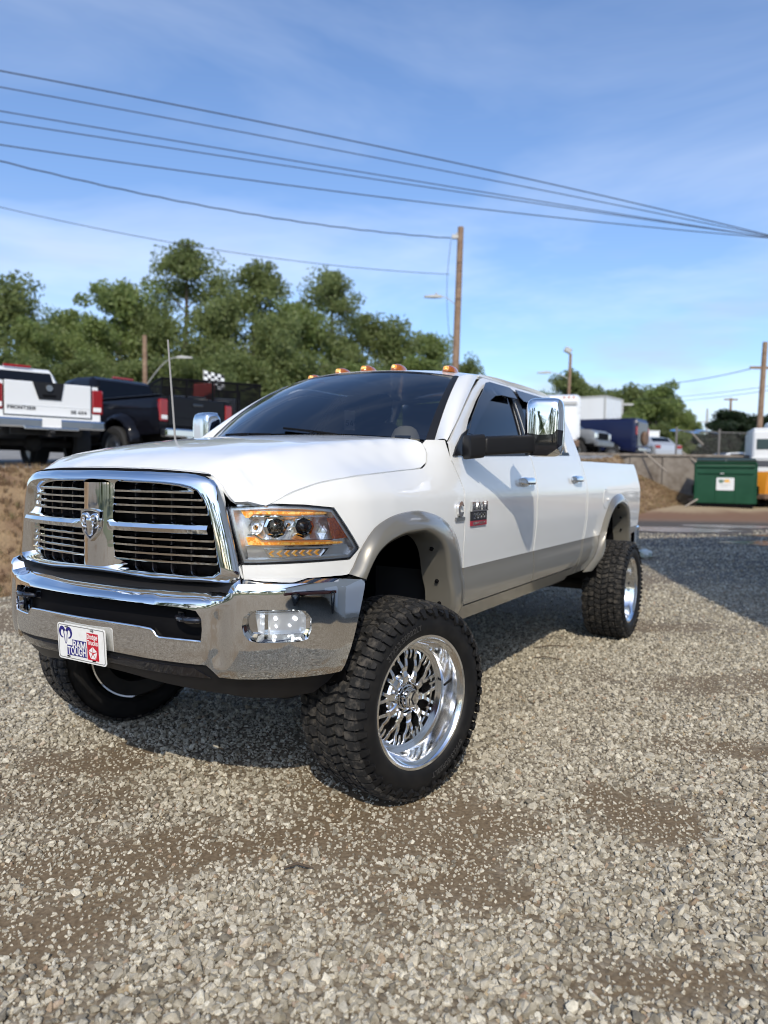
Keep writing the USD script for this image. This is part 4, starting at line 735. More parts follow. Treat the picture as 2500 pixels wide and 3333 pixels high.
def dirt_mask(l, d):
    """Bare brown earth between the stones: 0 gravel, 1 earth."""
    m = sstep(blob(l, d, 3, .62), .56, .74)*.7
    for a, b, ra, rb in ((-.70, 2.8, .50, .26), (.05, 2.85, .55, .26), (.42, 3.0, .32, .22), (-.95, 2.2, .42, .24), (1.16, 3.15, .25, .30), (.26, 2.5, .34, .14), (-1.25, 2.6, .4, .14), (-1.6, 3.6, .6, .25), (-3.9, 7.0, 2.4, .7), (2.4, 5.3, .9, .3), (1.8, 3.9, .5, .2), (3.1, 7.2, 1.0, .35), (.9, 2.05, .3, .1)):
        r = np.hypot((l-a)/ra, (d-b)/rb)+(blob(l, d, 9, 2.4)-.5)*2.0+(blob(l, d, 4, 7.0)-.5)*1.1; m = np.maximum(m, .85*(1-sstep(r, .4, 1.2)))
    return np.clip(m, 0, 1)
l_, d_ = to_site(g_near.vertices)
wet_shade = sstep(d_, 8.0, 12.0)*(1-sstep(d_, 20.2, 21.5))*sstep(l_+(blob(l_, d_, 5, .5)-.5)*2.5, 3.2, 5.2)  # damp round the puddles, stretched nearer to paint shadow into the ground colour
soil = sstep(d_, 20.0, 21.2)
straw = soil*sstep(d_+(blob(l_, d_, 8, .8)-.5)*1.6, 22.2, 23.2)
ground_mat = usdkit.material(stage, '/World/Looks/gravel_ground', {
    'co': ('geometry', {}), 'v': ('voronoi_texture', dict(scale=46.0, randomness=1.0)), 'v2': ('voronoi_texture', dict(scale=95.0)),
    'n': ('noise_texture', dict(scale=1.1, detail=6, roughness=.6)), 'nf': ('noise_texture', dict(scale=60, detail=4)),
    'sep': ('separate_color', {}), 'cr': ('rgb_ramp', dict(ramp=[(0, (.14, .118, .086)), (.35, (.28, .243, .178)), (.75, (.39, .345, .26)), (1, (.53, .485, .39))])),
    'dr': ('rgb_ramp', dict(ramp=[(.3, (.112, .077, .042)), (.7, (.215, .158, .094))])),
    'edge': ('rgb_ramp', dict(ramp=[(.0, (1, 1, 1)), (.55, (.9, .9, .9)), (.85, (.32, .31, .29))])), 'ml': ('mix', dict(mix_type='multiply', fac=1.0)),
    'ad': ('attribute', dict(attribute='dirt')), 'aw': ('attribute', dict(attribute='wet_shade')), 'aso': ('attribute', dict(attribute='soil')), 'ast': ('attribute', dict(attribute='straw')),
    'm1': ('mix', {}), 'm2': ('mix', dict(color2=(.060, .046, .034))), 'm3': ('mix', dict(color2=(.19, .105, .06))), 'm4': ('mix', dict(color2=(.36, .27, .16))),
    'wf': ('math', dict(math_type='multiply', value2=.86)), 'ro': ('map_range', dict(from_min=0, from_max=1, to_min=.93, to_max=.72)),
    'bu': ('bump', dict(strength=.9, distance=.012, invert=True)), 'p': ('principled_bsdf', {}),
    'id': ('math', dict(math_type='multiply_add', value2=-.85, value3=1.0)), 'hm': ('math', dict(math_type='multiply'))},
    [('ad.fac', 'id.value1'), ('v.distance', 'hm.value1'), ('id.value', 'hm.value2'), ('co.position', 'v.vector'), ('co.position', 'v2.vector'), ('co.position', 'n.vector'), ('co.position', 'nf.vector'), ('v.color', 'sep.color'), ('sep.r', 'cr.fac'), ('v.distance', 'edge.fac'),
     ('cr.color', 'ml.color1'), ('edge.color', 'ml.color2'), ('nf.fac', 'dr.fac'), ('ml.color', 'm1.color1'), ('dr.color', 'm1.color2'), ('ad.fac', 'm1.fac'),
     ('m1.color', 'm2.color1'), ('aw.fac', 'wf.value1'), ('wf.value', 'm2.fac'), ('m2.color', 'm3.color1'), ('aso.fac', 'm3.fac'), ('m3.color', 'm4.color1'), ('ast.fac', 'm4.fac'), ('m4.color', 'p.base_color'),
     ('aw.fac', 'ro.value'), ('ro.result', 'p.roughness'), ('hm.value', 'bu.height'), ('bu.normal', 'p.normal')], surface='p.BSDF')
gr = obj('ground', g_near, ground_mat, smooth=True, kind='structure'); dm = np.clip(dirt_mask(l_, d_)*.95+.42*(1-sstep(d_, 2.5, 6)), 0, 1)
for n_, a_ in (('dirt', dm), ('wet_shade', wet_shade), ('soil', soil), ('straw', straw)): primvar(gr, n_, a_)
bank_mat = mat('dry_bank', (.20, .125, .072), .95, noise=(2.2, (.32, .225, .125), .38, .66), bump=(30, .8, .03))
obj('bank', bank_m, bank_mat, smooth=True, kind='structure')
obj('upper_lot', g_terr, mat('worn_asphalt', (.20, .195, .185), .9, noise=(1.5, (.30, .29, .26), .4, .7), bump=(60, .4, .01)), smooth=True, kind='structure')
# puddles
water = mat('puddle_water', (.035, .032, .028), .10, specular_ior_level=.8, bump=(7, .5, .03)); glare_water = mat('sky_glare_puddle', (.40, .39, .38), .12, specular_ior_level=.8, bump=(7, .5, .03))  # pale base colour on the larger puddles stands in for reflected sky
for cl, cd, rl, rd_, z, seed in ((6.6, 17.4, 1.9, 1.15, .2905, 1), (8.9, 18.7, 1.3, .7, .2975, 2), (9.9, 17.0, 1.1, .35, .290, 3), (7.35, 14.1, .75, .55, .277, 4), (8.3, 16.0, .8, .22, .285, 6)):
    t = np.linspace(0, 2*np.pi, 60, endpoint=False); k = 1+.55*(meshkit.fbm(np.stack([np.cos(t)*1.6+seed*7, np.sin(t)*1.6, 0*t], -1), 3, seed)-.5)*2
    p = np.stack([cl+rl*k*np.cos(t), cd+rd_*k*np.sin(t)], -1)
    P = np.array([site(a, b, base_z(b)*0+max(z, float(base_z(cd))+.006)) for a, b in p]); c = P.mean(0)
    obj('puddle', face_out(TM(np.vstack([P, c]), [(i, (i+1) % 60, 60) for i in range(60)]), (0, 0, 1)), glare_water if seed in (1, 2, 3) else water, smooth=False, kind='structure')
# loose stones: a handful of shapes, scattered
rng = np.random.default_rng(11)
grav = UsdGeom.PointInstancer.Define(stage, '/World/gravel'); tag(grav, 'pale grey crushed gravel spread over the lot', 'gravel', kind='stuff')
stone_mat = usdkit.material(stage, '/World/Looks/stone', {'o': ('object_info', {}), 'r': ('rgb_ramp', dict(ramp=[(0, (.18, .158, .122)), (.12, (.30, .265, .20)), (.5, (.44, .398, .318)), (.80, (.53, .485, .392)), (.95, (.65, .605, .50)), (.97, (.33, .23, .16)), (1, (.38, .31, .20))])),
    'co': ('texture_coordinate', {}), 'n': ('noise_texture', dict(scale=1.6, detail=5, roughness=.7)), 'r2': ('rgb_ramp', dict(ramp=[(.3, (.62, .62, .60)), (.65, (1.12, 1.12, 1.10))])), 'm': ('mix', dict(mix_type='multiply', fac=1.0)),
    'p': ('principled_bsdf', dict(roughness=.85))}, [('o.random', 'r.fac'), ('r.color', 'm.color1'), ('co.object', 'n.vector'), ('n.fac', 'r2.fac'), ('r2.color', 'm.color2'), ('m.color', 'p.base_color')], surface='p.BSDF')
protos = []
for k in range(9):
    v = rng.normal(size=(15, 3)); v /= np.linalg.norm(v, axis=1)[:, None]; v *= rng.uniform(.75, 1.1, (15, 1)); v *= [1.25, rng.uniform(.8, 1.0), rng.uniform(.6, .85)]
    protos.append(obj('stone', hull(v), stone_mat, grav, False).GetPath())
pts = []
for d0, d1, n in ((.6, 2, 4600), (2, 3, 5200), (3, 4.5, 4000), (4.5, 6.5, 2600), (6.5, 9.5, 1300), (9.5, 13, 420), (13, 17.5, 170)):
    w = .60*d1+.5; cnt = int(n*2*w*(d1-d0)); l = rng.uniform(-w, w, cnt); d = rng.uniform(d0, d1, cnt); pts.append(np.stack([l, d, 0*l+(d0+d1)/2], -1)[np.abs(l) < .60*d+.5])
pts = np.vstack(pts); dmk = dirt_mask(pts[:, 0], pts[:, 1]); wz = np.array([((pts[:, 0]-a)/b)**2+((pts[:, 1]-c)/e)**2 < 1.3 for a, c, b, e in ((6.6, 17.4, 1.9, 1.15), (7.35, 14.1, .75, .55), (8.3, 16, .8, .22), (9.9, 17, 1.1, .35))]).any(0); keep = (rng.random(len(pts)) > dmk*.62) & ~wz & (pts[:, 1] < foot(pts[:, 0])-.1); pts, dmk = pts[keep], dmk[keep]
N = len(pts); size = np.exp(rng.normal(math.log(.0108), .36, N))*np.interp(pts[:, 1], [1, 2.5, 6, 12], [1.0, .84, .90, 1.35])*(1-.42*dmk); size = np.clip(size, .004, .024)
xyz = np.array([CAM[0], CAM[1], 0])+pts[:, :1]*R0+pts[:, 1:2]*F0; xyz[:, 2] = base_z(pts[:, 1])+size*rng.uniform(.05, .55, N)*(1-.6*dmk)
ax = rng.normal(size=(N, 3)); ax[:, :2] *= .35; ax /= np.linalg.norm(ax, axis=1)[:, None]; an = rng.uniform(0, 2*np.pi, N)
q = np.concatenate([np.cos(an/2)[:, None], ax*np.sin(an/2)[:, None]], 1)
grav.CreatePositionsAttr(Vt.Vec3fArray.FromNumpy(xyz.astype(np.float32))); grav.CreateScalesAttr(Vt.Vec3fArray.FromNumpy(np.repeat(size[:, None], 3, 1).astype(np.float32)))
grav.CreateOrientationsAttr(Vt.QuathArray([Gf.Quath(float(a), float(b), float(c), float(e)) for a, b, c, e in q])); grav.CreateProtoIndicesAttr(Vt.IntArray.FromNumpy(rng.integers(0, 9, N).astype(np.int32)))
grav.CreatePrototypesRel().SetTargets(protos)
# dry grass on the bank: tufts of blades
tuft_mat = usdkit.material(stage, '/World/Looks/dry_grass', {'o': ('object_info', {}), 'r': ('rgb_ramp', dict(ramp=[(0, (.15, .085, .05)), (.5, (.30, .20, .105)), (.9, (.42, .31, .17)), (1, (.13, .14, .05))])), 'p': ('principled_bsdf', dict(roughness=.9))}, [('o.random', 'r.fac'), ('r.color', 'p.base_color')], surface='p.BSDF')
def scatter(name, label, cat, protos_fn, P, scales, yaw):
    pi = UsdGeom.PointInstancer.Define(stage, '/World/'+name); tag(pi, label, cat, kind='stuff'); pr_ = protos_fn(pi)
    pi.CreatePositionsAttr(Vt.Vec3fArray.FromNumpy(P.astype(np.float32))); pi.CreateScalesAttr(Vt.Vec3fArray.FromNumpy(np.repeat(scales[:, None], 3, 1).astype(np.float32)))
    pi.CreateOrientationsAttr(Vt.QuathArray([Gf.Quath(math.cos(a/2), 0, 0, math.sin(a/2)) for a in yaw])); pi.CreateProtoIndicesAttr(Vt.IntArray.FromNumpy((np.arange(len(P)) % len(pr_)).astype(np.int32))); pi.CreatePrototypesRel().SetTargets(pr_)
def tufts(pi):
    out = []
    for k in range(5):
        ms = []
        for b in range(22):
            a = rng.uniform(0, 6.28); ln = rng.uniform(.5, 1.0); lean = rng.uniform(.1, .9); o = rng.normal(0, .12, 2); dx, dy = math.cos(a), math.sin(a); w = .018
            P = [(o[0]+dx*lean*t*t*ln, o[1]+dy*lean*t*t*ln, ln*(t-.35*lean*t*t)) for t in (0, .4, .75, 1)]; ws_ = (w, w*.8, w*.5, .002)
            ms.append(grid([[(p[0]-dy*u, p[1]+dx*u, p[2]), (p[0]+dy*u, p[1]-dx*u, p[2])] for p, u in zip(P, ws_)]))
        out.append(obj('tuft', ms, tuft_mat, pi, False).GetPath())
    return out
i = rng.integers(0, len(bank_m.faces), 60000); tri = np.array(bank_m.vertices)[np.array(bank_m.faces)[i]]; w = rng.dirichlet([1, 1, 1], len(i)); P = (tri*w[:, :, None]).sum(1)
l1, d1 = to_site(P); k = (np.abs(l1) < 16) & (d1 > 2) & (blob(l1, d1, 21, 1.1) > .40); P = P[k][:20000]
scatter('bank_grass', 'dry straw coloured grass covering the brown bank', 'grass', tufts, P-[0, 0, .01], rng.uniform(.05, .14, len(P)), rng.uniform(0, 6.28, len(P)))
# ---------------------------------------------------------------- concrete retaining wall
con = mat('old_concrete', (.235, .205, .17), .92, noise=(2.6, (.105, .082, .062), .40, .70), bump=(25, .5, .01))
wl = thing('retaining_wall', 'weathered grey concrete retaining wall with rusty streaks left of the green dumpster', 'wall', site(0, 0, 0), AZ-90)
for k, l0 in enumerate(np.arange(6.4, 13.4, 1.16)):
    o = [0, .012, .005, .018, .0, .01, .006][k % 7]
    obj('wall_panel', bx(l0+.012, l0+1.148, 26.0-o, 26.22, -.2, 2.30-.01*(k % 3), .012), con, wl)
obj('coping', bx(6.4, 13.4, 25.93, 26.28, 2.305, 2.40, .015), con, wl)
# ---------------------------------------------------------------- trees
def leaf_mat(name, a, b, c):
    return usdkit.material(stage, '/World/Looks/'+name, {'g': ('geometry', {}), 'r': ('rgb_ramp', dict(ramp=[(0, a), (.5, b), (1, c)])), 'd': ('principled_bsdf', dict(roughness=.55)), 't': ('translucent_bsdf', {}), 'm': ('mix_closure', dict(fac=.46)),
        'co': ('texture_coordinate', {}), 'n': ('noise_texture', dict(scale=.45, detail=2)), 'ad': ('math', dict(math_type='multiply_add', value2=.75)), 'sc': ('math', dict(math_type='multiply', value2=.45))},
        [('co.object', 'n.vector'), ('n.fac', 'ad.value1'), ('g.random_per_island', 'sc.value1'), ('sc.value', 'ad.value3'), ('ad.value', 'r.fac'), ('r.color', 'd.base_color'), ('r.color', 't.color'), ('d.BSDF', 'm.closure1'), ('t.BSDF', 'm.closure2')], surface='m.closure')
bark = mat('bark', (.085, .068, .052), .9, noise=(5, (.16, .13, .10), .4, .65), bump=(14, .7, .03))
lm = [leaf_mat('leaf_mid', (.085, .110, .036), (.20, .240, .078), (.34, .375, .14)), leaf_mat('leaf_light', (.10, .135, .04), (.22, .275, .08), (.34, .39, .14)), leaf_mat('leaf_dark', (.016, .028, .011), (.028, .046, .016), (.045, .065, .022))]
def leaves(C, n, R_, s, rng, flat=.75):
    """n leaf quads around each clump centre."""
    m = len(C); p = np.repeat(C, n, 0); r = np.repeat(R_, n)[:, None]; g = rng.normal(size=(m*n, 3)); g /= np.linalg.norm(g, axis=1)[:, None]; p = p+g*r*rng.random((m*n, 1))**.42*[1, 1, flat]
    a = rng.normal(size=(m*n, 3)); a /= np.linalg.norm(a, axis=1)[:, None]; b = np.cross(a, rng.normal(size=(m*n, 3))); b /= np.linalg.norm(b, axis=1)[:, None]
    ln = rng.uniform(.7, 1.3, (m*n, 1))*s; a = a*ln; b = b*ln*.42
    V = np.stack([p-a, p-b*1.0, p+a, p+b], 1).reshape(-1, 3); k = np.arange(m*n)[:, None]*4; F = np.vstack([k+[0, 1, 2], k+[0, 2, 3]]); return TM(V, F)
def tree(name, H, Wd, seed, m, n_cl, n_lf, ls, trunk_h=.35, holes=.0, label=None, loc=(0, 0, 0), group=None, cat='tree'):
    rng = np.random.default_rng(seed); t = thing(name, label, cat, loc, 0, group); tr = []
    bend = rng.normal(0, .03*H, (6, 2)).cumsum(0)*.3; zs = np.linspace(0, .92*H, 6); T = np.c_[bend-bend[0], zs]
    tr.append(tube(T, np.linspace(.022*H, .004*H, 6), 8)); C, R_ = [], []
    nl = max(5, n_cl//6)
    for k in range(nl):
        f = trunk_h*.7+(.90-trunk_h*.7)*((k+rng.random())/nl); b = np.array([np.interp(f*H, zs, T[:, i]) for i in range(3)]); a = rng.uniform(0, 6.28)+k*2.4
        g_ = (f-trunk_h*.7)/(1-trunk_h*.7); env = Wd/2*(.62+.38*math.sin(math.pi*min(1, g_*1.25+.1)))*(1-max(0, g_-.45)/.62)**.8*rng.uniform(.7, 1.12)
        e = b+[math.cos(a)*env, math.sin(a)*env, rng.uniform(.03, .14)*H]; mid = (b+e)/2+[0, 0, .03*H]; P = np.array([b, mid, e])
        tr.append(tube(P, [.008*H*(1-f)+.02, .005*H*(1-f)+.015, .012], 5))
        for q in range(max(3, n_cl//nl)):
            u = rng.uniform(.25, 1.08); C.append(b+(e-b)*u+rng.normal(0, .05*Wd, 3)*[1, 1, 1.2]); R_.append(rng.uniform(.065, .125)*Wd)
    for q in range(n_cl//6): C.append(T[-1]+rng.normal(0, 1, 3)*[.07*Wd, .07*Wd, .05*H]); R_.append(rng.uniform(.05, .09)*Wd)
    obj('trunk', tr, bark, t); obj('crown', leaves(np.array(C), n_lf, np.array(R_), ls, rng), m, t, False); return t
def put_tree(src, name, u, vt, d, sx, label, group, first=None, hz=None, yaw=0, zb=None):
    """u, vt: where the top stands, as tangents to the right of and above the line of sight."""
    l = u*d; top = 1.46+vt*d; z0 = float(terr_z(l, d)) if zb is None else zb; k = (top-z0)/src[1]
    return copy_of(src[0], name, site(l, d, z0-.1), yaw, label, 'tree', group, scale=(k*sx*1.04, k*sx*1.04, k))
NF = 2371.5; tan = lambda u, v: ((u-1250)/NF, (1531+38*u/2500-v)/NF)
G_L = 'tall deciduous trees along the road at the left'
A = [(tree('broadleaf_tree', 15.0, 11.0, 21, lm[0], 125, 115, .16, .14, label='tallest airy green tree, its top crossing the lowest wire', group=G_L, loc=site(tan(590, 0)[0]*52, 52, 2.3)), 16.0),]
B1 = tree('broadleaf_tree', 11.3, 10.5, 22, lm[1], 115, 115, .17, .08, label='light green tree between the utility pole with the lamp arm and the tallest tree', group=G_L, loc=site(tan(400, 0)[0]*48, 48, 2.3)); B1 = (B1, 12.2)
C1 = tree('broadleaf_tree', 10.4, 11.5, 23, lm[0], 115, 115, .17, .06, label='broad leafy tree at the far left edge above the white pickup', group=G_L, loc=site(tan(40, 0)[0]*46, 46, 2.3)); C1 = (C1, 11.3)
for src, u, v, d, sx, yaw, lb in ((A[0], 835, 825, 54, 1.0, 80, 'second tallest tree, right beside the tallest tree'), (A[0], 1080, 858, 56, .85, 200, 'slim airy tree with a bare trunk showing above the cab lamps'), (B1, 965, 960, 52, .9, 40, 'mid green tree behind the cab roof between two taller trees'),
    (C1, 690, 960, 49, .75, 120, 'lower bushy tree in front of the tallest tree'), (B1, 215, 985, 52, .9, 250, 'rounded tree right of the broad leafy tree at the far left edge'), (C1, 1290, 1040, 60, .95, 300, 'low rounded tree left of the bare utility pole'), (B1, 1395, 1062, 63, .8, 20, 'low tree directly behind the bare utility pole'),
    (A[0], 1185, 1000, 60, .9, 150, 'dark tree between the slim airy tree and the low rounded tree'), (C1, 505, 1000, 47, .8, 210, 'leafy tree behind the black pickup, below the tallest tree'), (B1, -170, 930, 47, 1.1, 10, 'leafy tree cut by the left edge of the photo'), (C1, 1500, 1170, 72, .8, 60, 'small distant tree peeping over the roof right of the pole'),
    (B1, 320, 1010, 45, .8, 100, 'light tree left of the pole with the lamp arm'), (C1, 880, 1010, 47, .9, 170, 'leafy tree low behind the cab lamps'), (B1, 120, 1020, 44, .8, 70, 'light leafy tree low above the white pickup cab'), (C1, 1120, 1090, 55, .8, 250, 'short leafy tree above the fourth cab lamp')):
    t_ = tan(u, v); put_tree(src, 'broadleaf_tree', t_[0], t_[1], d, sx, lb, G_L, yaw=yaw)
for u, v, d, sx, yaw, lb in ((60, 1150, 40, 1.5, 10, 'bush under the trees behind the white pickup cab'), (250, 1165, 41, 1.4, 80, 'bush under the trees between the two parked pickups'), (430, 1160, 43, 1.5, 140, 'bush at the foot of the pole with the lamp arm'), (620, 1150, 42, 1.5, 200, 'bush under the trees above the red board'), (800, 1150, 44, 1.5, 260, 'bush under the trees above the chrome mirror at the far side'), (980, 1150, 46, 1.5, 320, 'bush under the trees behind the first cab lamps'), (1180, 1165, 50, 1.4, 30, 'bush under the trees behind the middle cab lamp'), (1360, 1150, 55, 1.4, 90, 'bush under the trees left of the bare utility pole')):
    t_ = tan(u, v); put_tree((C1, B1)[yaw % 3 == 0], 'roadside_bush', t_[0], t_[1], d, sx, lb, 'bushes under the roadside trees', yaw=yaw)
G_R = 'round trees behind the parked vehicles at the right'
D1 = tree('round_tree', 9.0, 8.5, 31, lm[0], 110, 150, .16, .03, label='round green tree above the white box, left end of the right clump', group=G_R, loc=site(tan(1850, 0)[0]*70, 70, 2.2)); D1 = (D1, 9.7)
E1 = tree('round_tree', 8.5, 8.0, 32, lm[1], 110, 150, .16, .03, label='light green round tree right of the white box, in the clump behind the van', group=G_R, loc=site(tan(2130, 0)[0]*66, 66, 1.2)); E1 = (E1, 9.2)
for src, u, v, d, sx, yaw, lb in ((D1, 1940, 1256, 74, 1.0, 90, 'dark round tree behind the crossarm pole over the van'), (D1, 2040, 1250, 72, 1.05, 180, 'tallest round tree above the rear of the blue van'), (D1, 1895, 1262, 68, 1.15, 200, 'broad round tree filling the clump above the white box'), (D1, 1985, 1268, 71, 1.1, 310, 'round tree just left of the tallest one above the van'), (E1, 1790, 1268, 76, 1.0, 40, 'round tree behind the floodlight pole'), (D1, 2180, 1290, 70, .9, 270, 'round tree at the right shoulder of the clump behind the van'), (E1, 2235, 1325, 66, .62, 130, 'vine covered tree ending the clump at the right'), (E1, 2030, 1345, 60, .9, 300, 'pale bushy tree low behind the van roof'), (D1, 2150, 1370, 58, .8, 20, 'low bushy tree behind the white panel and silver car'), (E1, 2215, 1400, 55, .6, 220, 'narrow leafy tree above the blue tarp')):
    t_ = tan(u, v); put_tree(src, 'round_tree', t_[0], t_[1], d, sx, lb, G_R, yaw=yaw, zb=1.2)
F1 = tree('dark_evergreen', 4.2, 4.0, 41, lm[2], 70, 120, .11, .03, label='dark evergreen bush left end of the row behind the dumpster', group='dark evergreens behind the dumpster', loc=site(tan(2345, 0)[0]*52, 52, .9)); F1 = (F1, 4.2)
for u, v, d, sx, yaw, lb in ((2385, 1352, 53, 1.5, 70, 'tallest dark evergreen behind the dumpster'), (2428, 1368, 54, 1.5, 150, 'dark evergreen above the small white car'), (2468, 1372, 55, 1.5, 220, 'dark evergreen at the foot of the right utility pole'), (2335, 1385, 50, 1.3, 300, 'low dark evergreen beside the grey poles')):
    t_ = tan(u, v); put_tree(F1, 'dark_evergreen', t_[0], t_[1], d, sx, lb, 'dark evergreens behind the dumpster', yaw=yaw, zb=.9)
# the wood behind the photographer, seen in the chrome
for k in range(13):
    a = math.radians(-78+13*k); r = 34+4*math.sin(k*2.1); src = (A[0], B1, C1)[k % 3]; p = site(math.sin(a)*r, -math.cos(a)*r, 0)
    copy_of(src[0], 'broadleaf_tree', p-[0, 0, .1], 47*k, 'leafy tree of the row behind the camera, number %s from its left end' % 'one two three four five six seven eight nine ten eleven twelve thirteen'.split()[k], 'tree', 'row of trees behind the camera', scale=(.8, .8, .75+.08*(k % 3)))
lawn = strip([site(l, -9.5+.3*math.sin(l), .012) for l in np.linspace(-60, 60, 60)], [site(l, -80, .012) for l in np.linspace(-60, 60, 60)], 3); obj('lawn', face_out(lawn, (0, 0, 1)), mat('lawn_green', (.055, .075, .022), .95, noise=(4, (.09, .095, .03), .4, .6)), kind='structure')
# unseen building added right of the camera, raised so its shadow crosses the lot
shed = thing('shed', 'tall beige metal building added out of view to shade the lot', 'shed', site(0, 0, 0), AZ-90)
sid = mat('shed_siding', (.46, .44, .39), .6, bump=(3, .2, .02)); obj('wall', [bx(4.35, 12, -7, 6.3, 0, 6.4)], sid, shed); obj('roof', [hull([(x, y, z) for y in (-7.4, 6.7) for x, z in ((4.0, 6.45), (12.3, 6.45), (8.2, 7.9), (4.0, 6.35), (12.3, 6.35))])], mat('shed_roof', (.12, .12, .12), .6), shed)
for yv in (-5.2, -1.2, 2.6): obj('door', bx(4.32, 4.345, yv, yv+2.4, .05, 2.9), mat('shed_door', (.62, .62, .60), .5) if yv < -5 else stage.GetPrimAtPath('/World/Looks/shed_door').GetPath(), shed)
# ---------------------------------------------------------------- vehicles and things around the lot
def shell(profile, W, tum=lambda x, z: 0*x, r=.07, h=.10, k=6):
    """A hollow body: the side profile (x, z) at half width W/2 less tum, rounded at its edge."""
    P = dens(profile, h); pg = Polygon(P); ln = pg.exterior
    def M(u, v):
        d = shapely.distance(shapely.points(u, v), ln); t = np.clip(d/r, 0, 1)
        return np.stack([u, W/2-tum(u, v)-r*(1-np.sqrt(np.clip(t*(2-t), 0, 1)))*.8, v], -1)
    m = panel(P, M, h, 0); e = M(P[:, 0], P[:, 1]); f = e*[1, -1, 1]; t = np.linspace(0, 1, k)[None, :, None]
    g = grid(e[:, None]*(1-t)+f[:, None]*t, cu=True); c = g.face_normals*(g.triangles_center-[*np.append(np.array(pg.centroid.coords)[0], 0)[[0, 2, 1]]])
    g = g if c.sum() > 0 else TM(g.vertices, g.faces[:, ::-1]); return cat_([m, mir(m), g])
def arcs(x, z, r, n=12, a0=180, a1=0): return [(x+r*math.cos(math.radians(a)), z+r*math.sin(math.radians(a))) for a in np.linspace(a0, a1, n)]
m_dkgl = m_tint; m_bgw = mat('far_white_paint', (.72, .73, .72), .4, coat_weight=.6); m_bgk = mat('far_black_paint', (.005, .005, .007), .12, specular_ior_level=.22); m_navy = mat('navy_paint', (.008, .012, .042), .25, specular_ior_level=.35)
m_grey = mat('weathered_grey_paint', (.20, .21, .22), .4, .3); m_silver = mat('silver_paint', (.50, .51, .52), .35, .5, coat_weight=.6); m_rust = mat('brown_rust', (.12, .07, .045), .85, noise=(6, (.22, .15, .10), .4, .7))
m_tyre2 = mat('plain_tyre', (.018, .018, .018), .8); m_wood = mat('pole_wood', (.20, .125, .08), .9, noise=(3, (.30, .21, .14), .4, .7)); m_lampg = mat('lamp_grey', (.42, .42, .40), .5); m_wire = mat('wire_dark', (.035, .035, .04), .6)
def bg_wheel(parent, x, y, r, w, rimm=m_steel, sg=1):
    p = thing('wheel', None, None, (x, y, r), 0 if sg > 0 else 180, parent=parent)
    obj('tyre', lathe([(r*.60, 0), (r*.72, .02), (r*.93, .01), (r, -.03), (r, -w+.03), (r*.93, -w-.01), (r*.6, -w)], 32), m_tyre2, p)
    obj('rim', lathe([(r*.62, -.005), (r*.58, .0), (r*.54, -.03), (r*.30, -.05), (r*.26, -.01), (0, 0)], 24), rimm, p)
def plain_text(s, h, w, m, parent, place, name='lettering'):
    t = text(s, h, .006, True); k = w/t.bounds[1][0]; return obj(name, warp(t, lambda v: place(v*[k, 1, 1])), m, parent)
